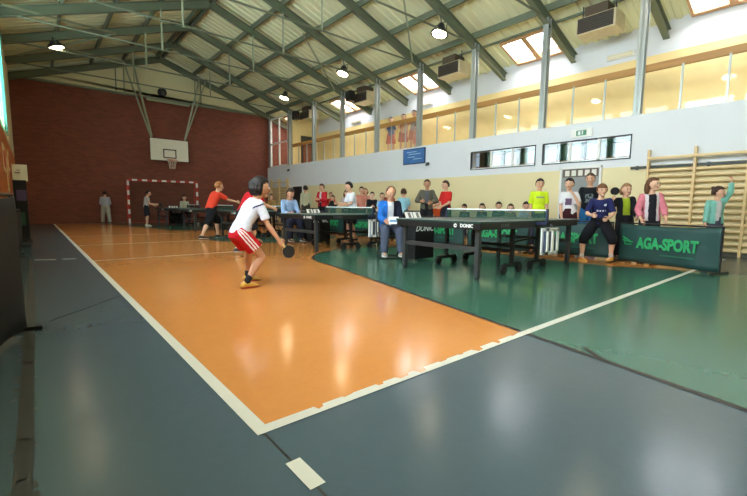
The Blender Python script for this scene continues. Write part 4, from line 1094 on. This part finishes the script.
person('youth in black shirt with grey print behind the player in navy', (9.65, 3.88), 200, 1.73, head=(0, -8), vox=.010, la=((-.3, .05, -.9), (.0, .3, -.9)),
    top=('t_shirt', (28, 30, 36), .85), top_paint=lambda c, q: 1 if (c-q['C']).y > .02 and -.11*q['s'] < (c-q['C']).dot(q['d']) < .0 and abs((c-q['C']).dot(q['ax'])) < .05*q['s'] and noise.noise(c*28) > -.05 else 0, top_cols=((110, 120, 124),), bottom=('trousers', (44, 110, 170), 1.0), hair=('short', (78, 62, 46)), sk='fair')
t, i_ = person('girl in open black jacket over lime green shirt leaning on the barrier', (8.6, 2.79), 214, 1.41, sex='f', side=6, lean=(8, 10), head=(4, 14), hs=1.06, vox=.010, ra=((.4, .05, -.5), (-.1, .4, .9)), la=((-.15, .4, -.9), (.1, .8, -.5)),
    top=('t_shirt', (158, 180, 44), .7), over=('jacket', (26, 28, 32), 1.9, .042), bottom=('trousers', (30, 30, 36), 1.0), hair=('bob', (140, 104, 70)), curl=(.6, 1.1))
racket_in(t, i_, 1, 'black racket raised beside the head of the girl in the lime green shirt', nrm=(.2, 1, .1))
def vest(c, q):
    for S, E, Wr, hd, sgn in q['arms']:
        if (c-S).dot(q['ax'])*sgn > -.012*q['s'] or (c-q['C']).dot(q['ax'])*sgn > .085*q['s']: return 1
    return 0
person('girl in pink sleeved white jacket and black top leaning over the barrier', (8.32, 2.31), 214, 1.48, sex='f', side=4, lean=(6, 8), head=(2, 40), hs=1.06, vox=.010, ra=((.3, .2, -.92), (-.1, .6, -.75)), la=((-.3, .2, -.92), (.05, .6, -.75)), curl=(.7, .7),
    top=('t_shirt', (34, 34, 40), .7), over=('jacket', (208, 200, 204), 1.7, .04, vest, ((206, 120, 134),)), bottom=('trousers', (36, 36, 42), 1.0), hair=('long', (92, 58, 38)))
person('girl in teal cardigan raising one arm to the wall bars', (9.75, 1.67), 222, 1.36, sex='f', head=(0, 50), hs=1.08, vox=.010, la=((-.45, .05, .85), (-.1, -.15, .98)), ra=((.2, .15, -.95), (.25, .3, -.9)),
    top=('t_shirt', (196, 192, 192), .7), over=('cardigan', (118, 178, 166), 1.85, .036), bottom=('trousers', (70, 72, 84), 1.0), hair=('bun', (58, 38, 28)), curl=(.8, .5))
# --- on the gallery
G = 3.05
person('boy in grey top on the gallery, leftmost of the group at the handrail', (11.42, 12.5), 215, 1.48, z=G, hs=1.1, ra=((.12, .5, -.8), (-.1, .9, .2)), top=('t_shirt', (108, 120, 142), .8), bottom=('shorts', (196, 120, 104), .46, .02), hair=('short', DRK))
person('bare armed child on the gallery in the middle of the group at the handrail', (11.45, 11.8), 215, 1.50, z=G, hs=1.1, ra=((.12, .5, -.8), (-.1, .9, .2)), top=('t_shirt', (206, 170, 140), .5), bottom=('shorts', (190, 130, 112), .46, .02), hair=('short', DRK))
person('child on the gallery next to the column, tallest of the group', (11.48, 11.25), 215, 1.56, z=G, hs=1.1, ra=((.12, .5, -.8), (-.1, .9, .2)), top=('t_shirt', (176, 168, 160), .7), bottom=('shorts', (200, 140, 120), .46, .02), hair=('short', DRK))
person('small child on the gallery looking through the panels by the column', (11.36, 11.0), 215, .95, z=G, hs=1.3, top=('t_shirt', (206, 150, 130), .7), bottom=('shorts', (196, 130, 116), .46, .02), hair=('short', DRK))
# faint group of onlookers behind the red shirted player
for k, (x, y, H, c, hc, lab) in enumerate(((7.3, 16.6, 1.36, (96, 108, 84), BRN, 'onlooker in green top seen between the red shirted player and the boy in front'), (7.9, 16.2, 1.40, (150, 120, 70), DRK, 'onlooker in tan top beside the outstretched arm of the red shirted player'))):
    person(lab, (x, y), 215, H, hs=1.06, top=('t_shirt', c, .8), hair=('short', hc))

bpy.data.scenes.remove(WORK)


# ---------------------------------------------------------------- light, sky, camera
wd = bpy.data.worlds.new('sky'); SC.world = wd; wd.use_nodes = True
bg = wd.node_tree.nodes['Background']; bg.inputs['Color'].default_value = (.62, .82, 1, 1); bg.inputs['Strength'].default_value = .38

cam = bpy.data.cameras.new('camera'); co = bpy.data.objects.new('camera', cam); COL.objects.link(co)
cam.sensor_width = 36; cam.lens = 402.9/747*36; cam.clip_start = .05; cam.clip_end = 200
yaw, pitch, roll, ch = .701, .104, .011, .942
fw = V((math.sin(yaw)*math.cos(pitch), math.cos(yaw)*math.cos(pitch), -math.sin(pitch)))
rt = V((math.cos(yaw), -math.sin(yaw), 0)); up = rt.cross(fw)
r2 = rt*math.cos(roll)+up*math.sin(roll); u2 = up*math.cos(roll)-rt*math.sin(roll)
co.matrix_world = Matrix(((r2.x, u2.x, -fw.x, 0), (r2.y, u2.y, -fw.y, 0), (r2.z, u2.z, -fw.z, ch), (0, 0, 0, 1)))
SC.camera = co
SC.view_settings.view_transform = 'Standard'; SC.view_settings.look = 'None'; SC.view_settings.gamma = 1
SC.view_settings.exposure = 0.5
SC.cycles.max_bounces = 8; SC.cycles.transparent_max_bounces = 16
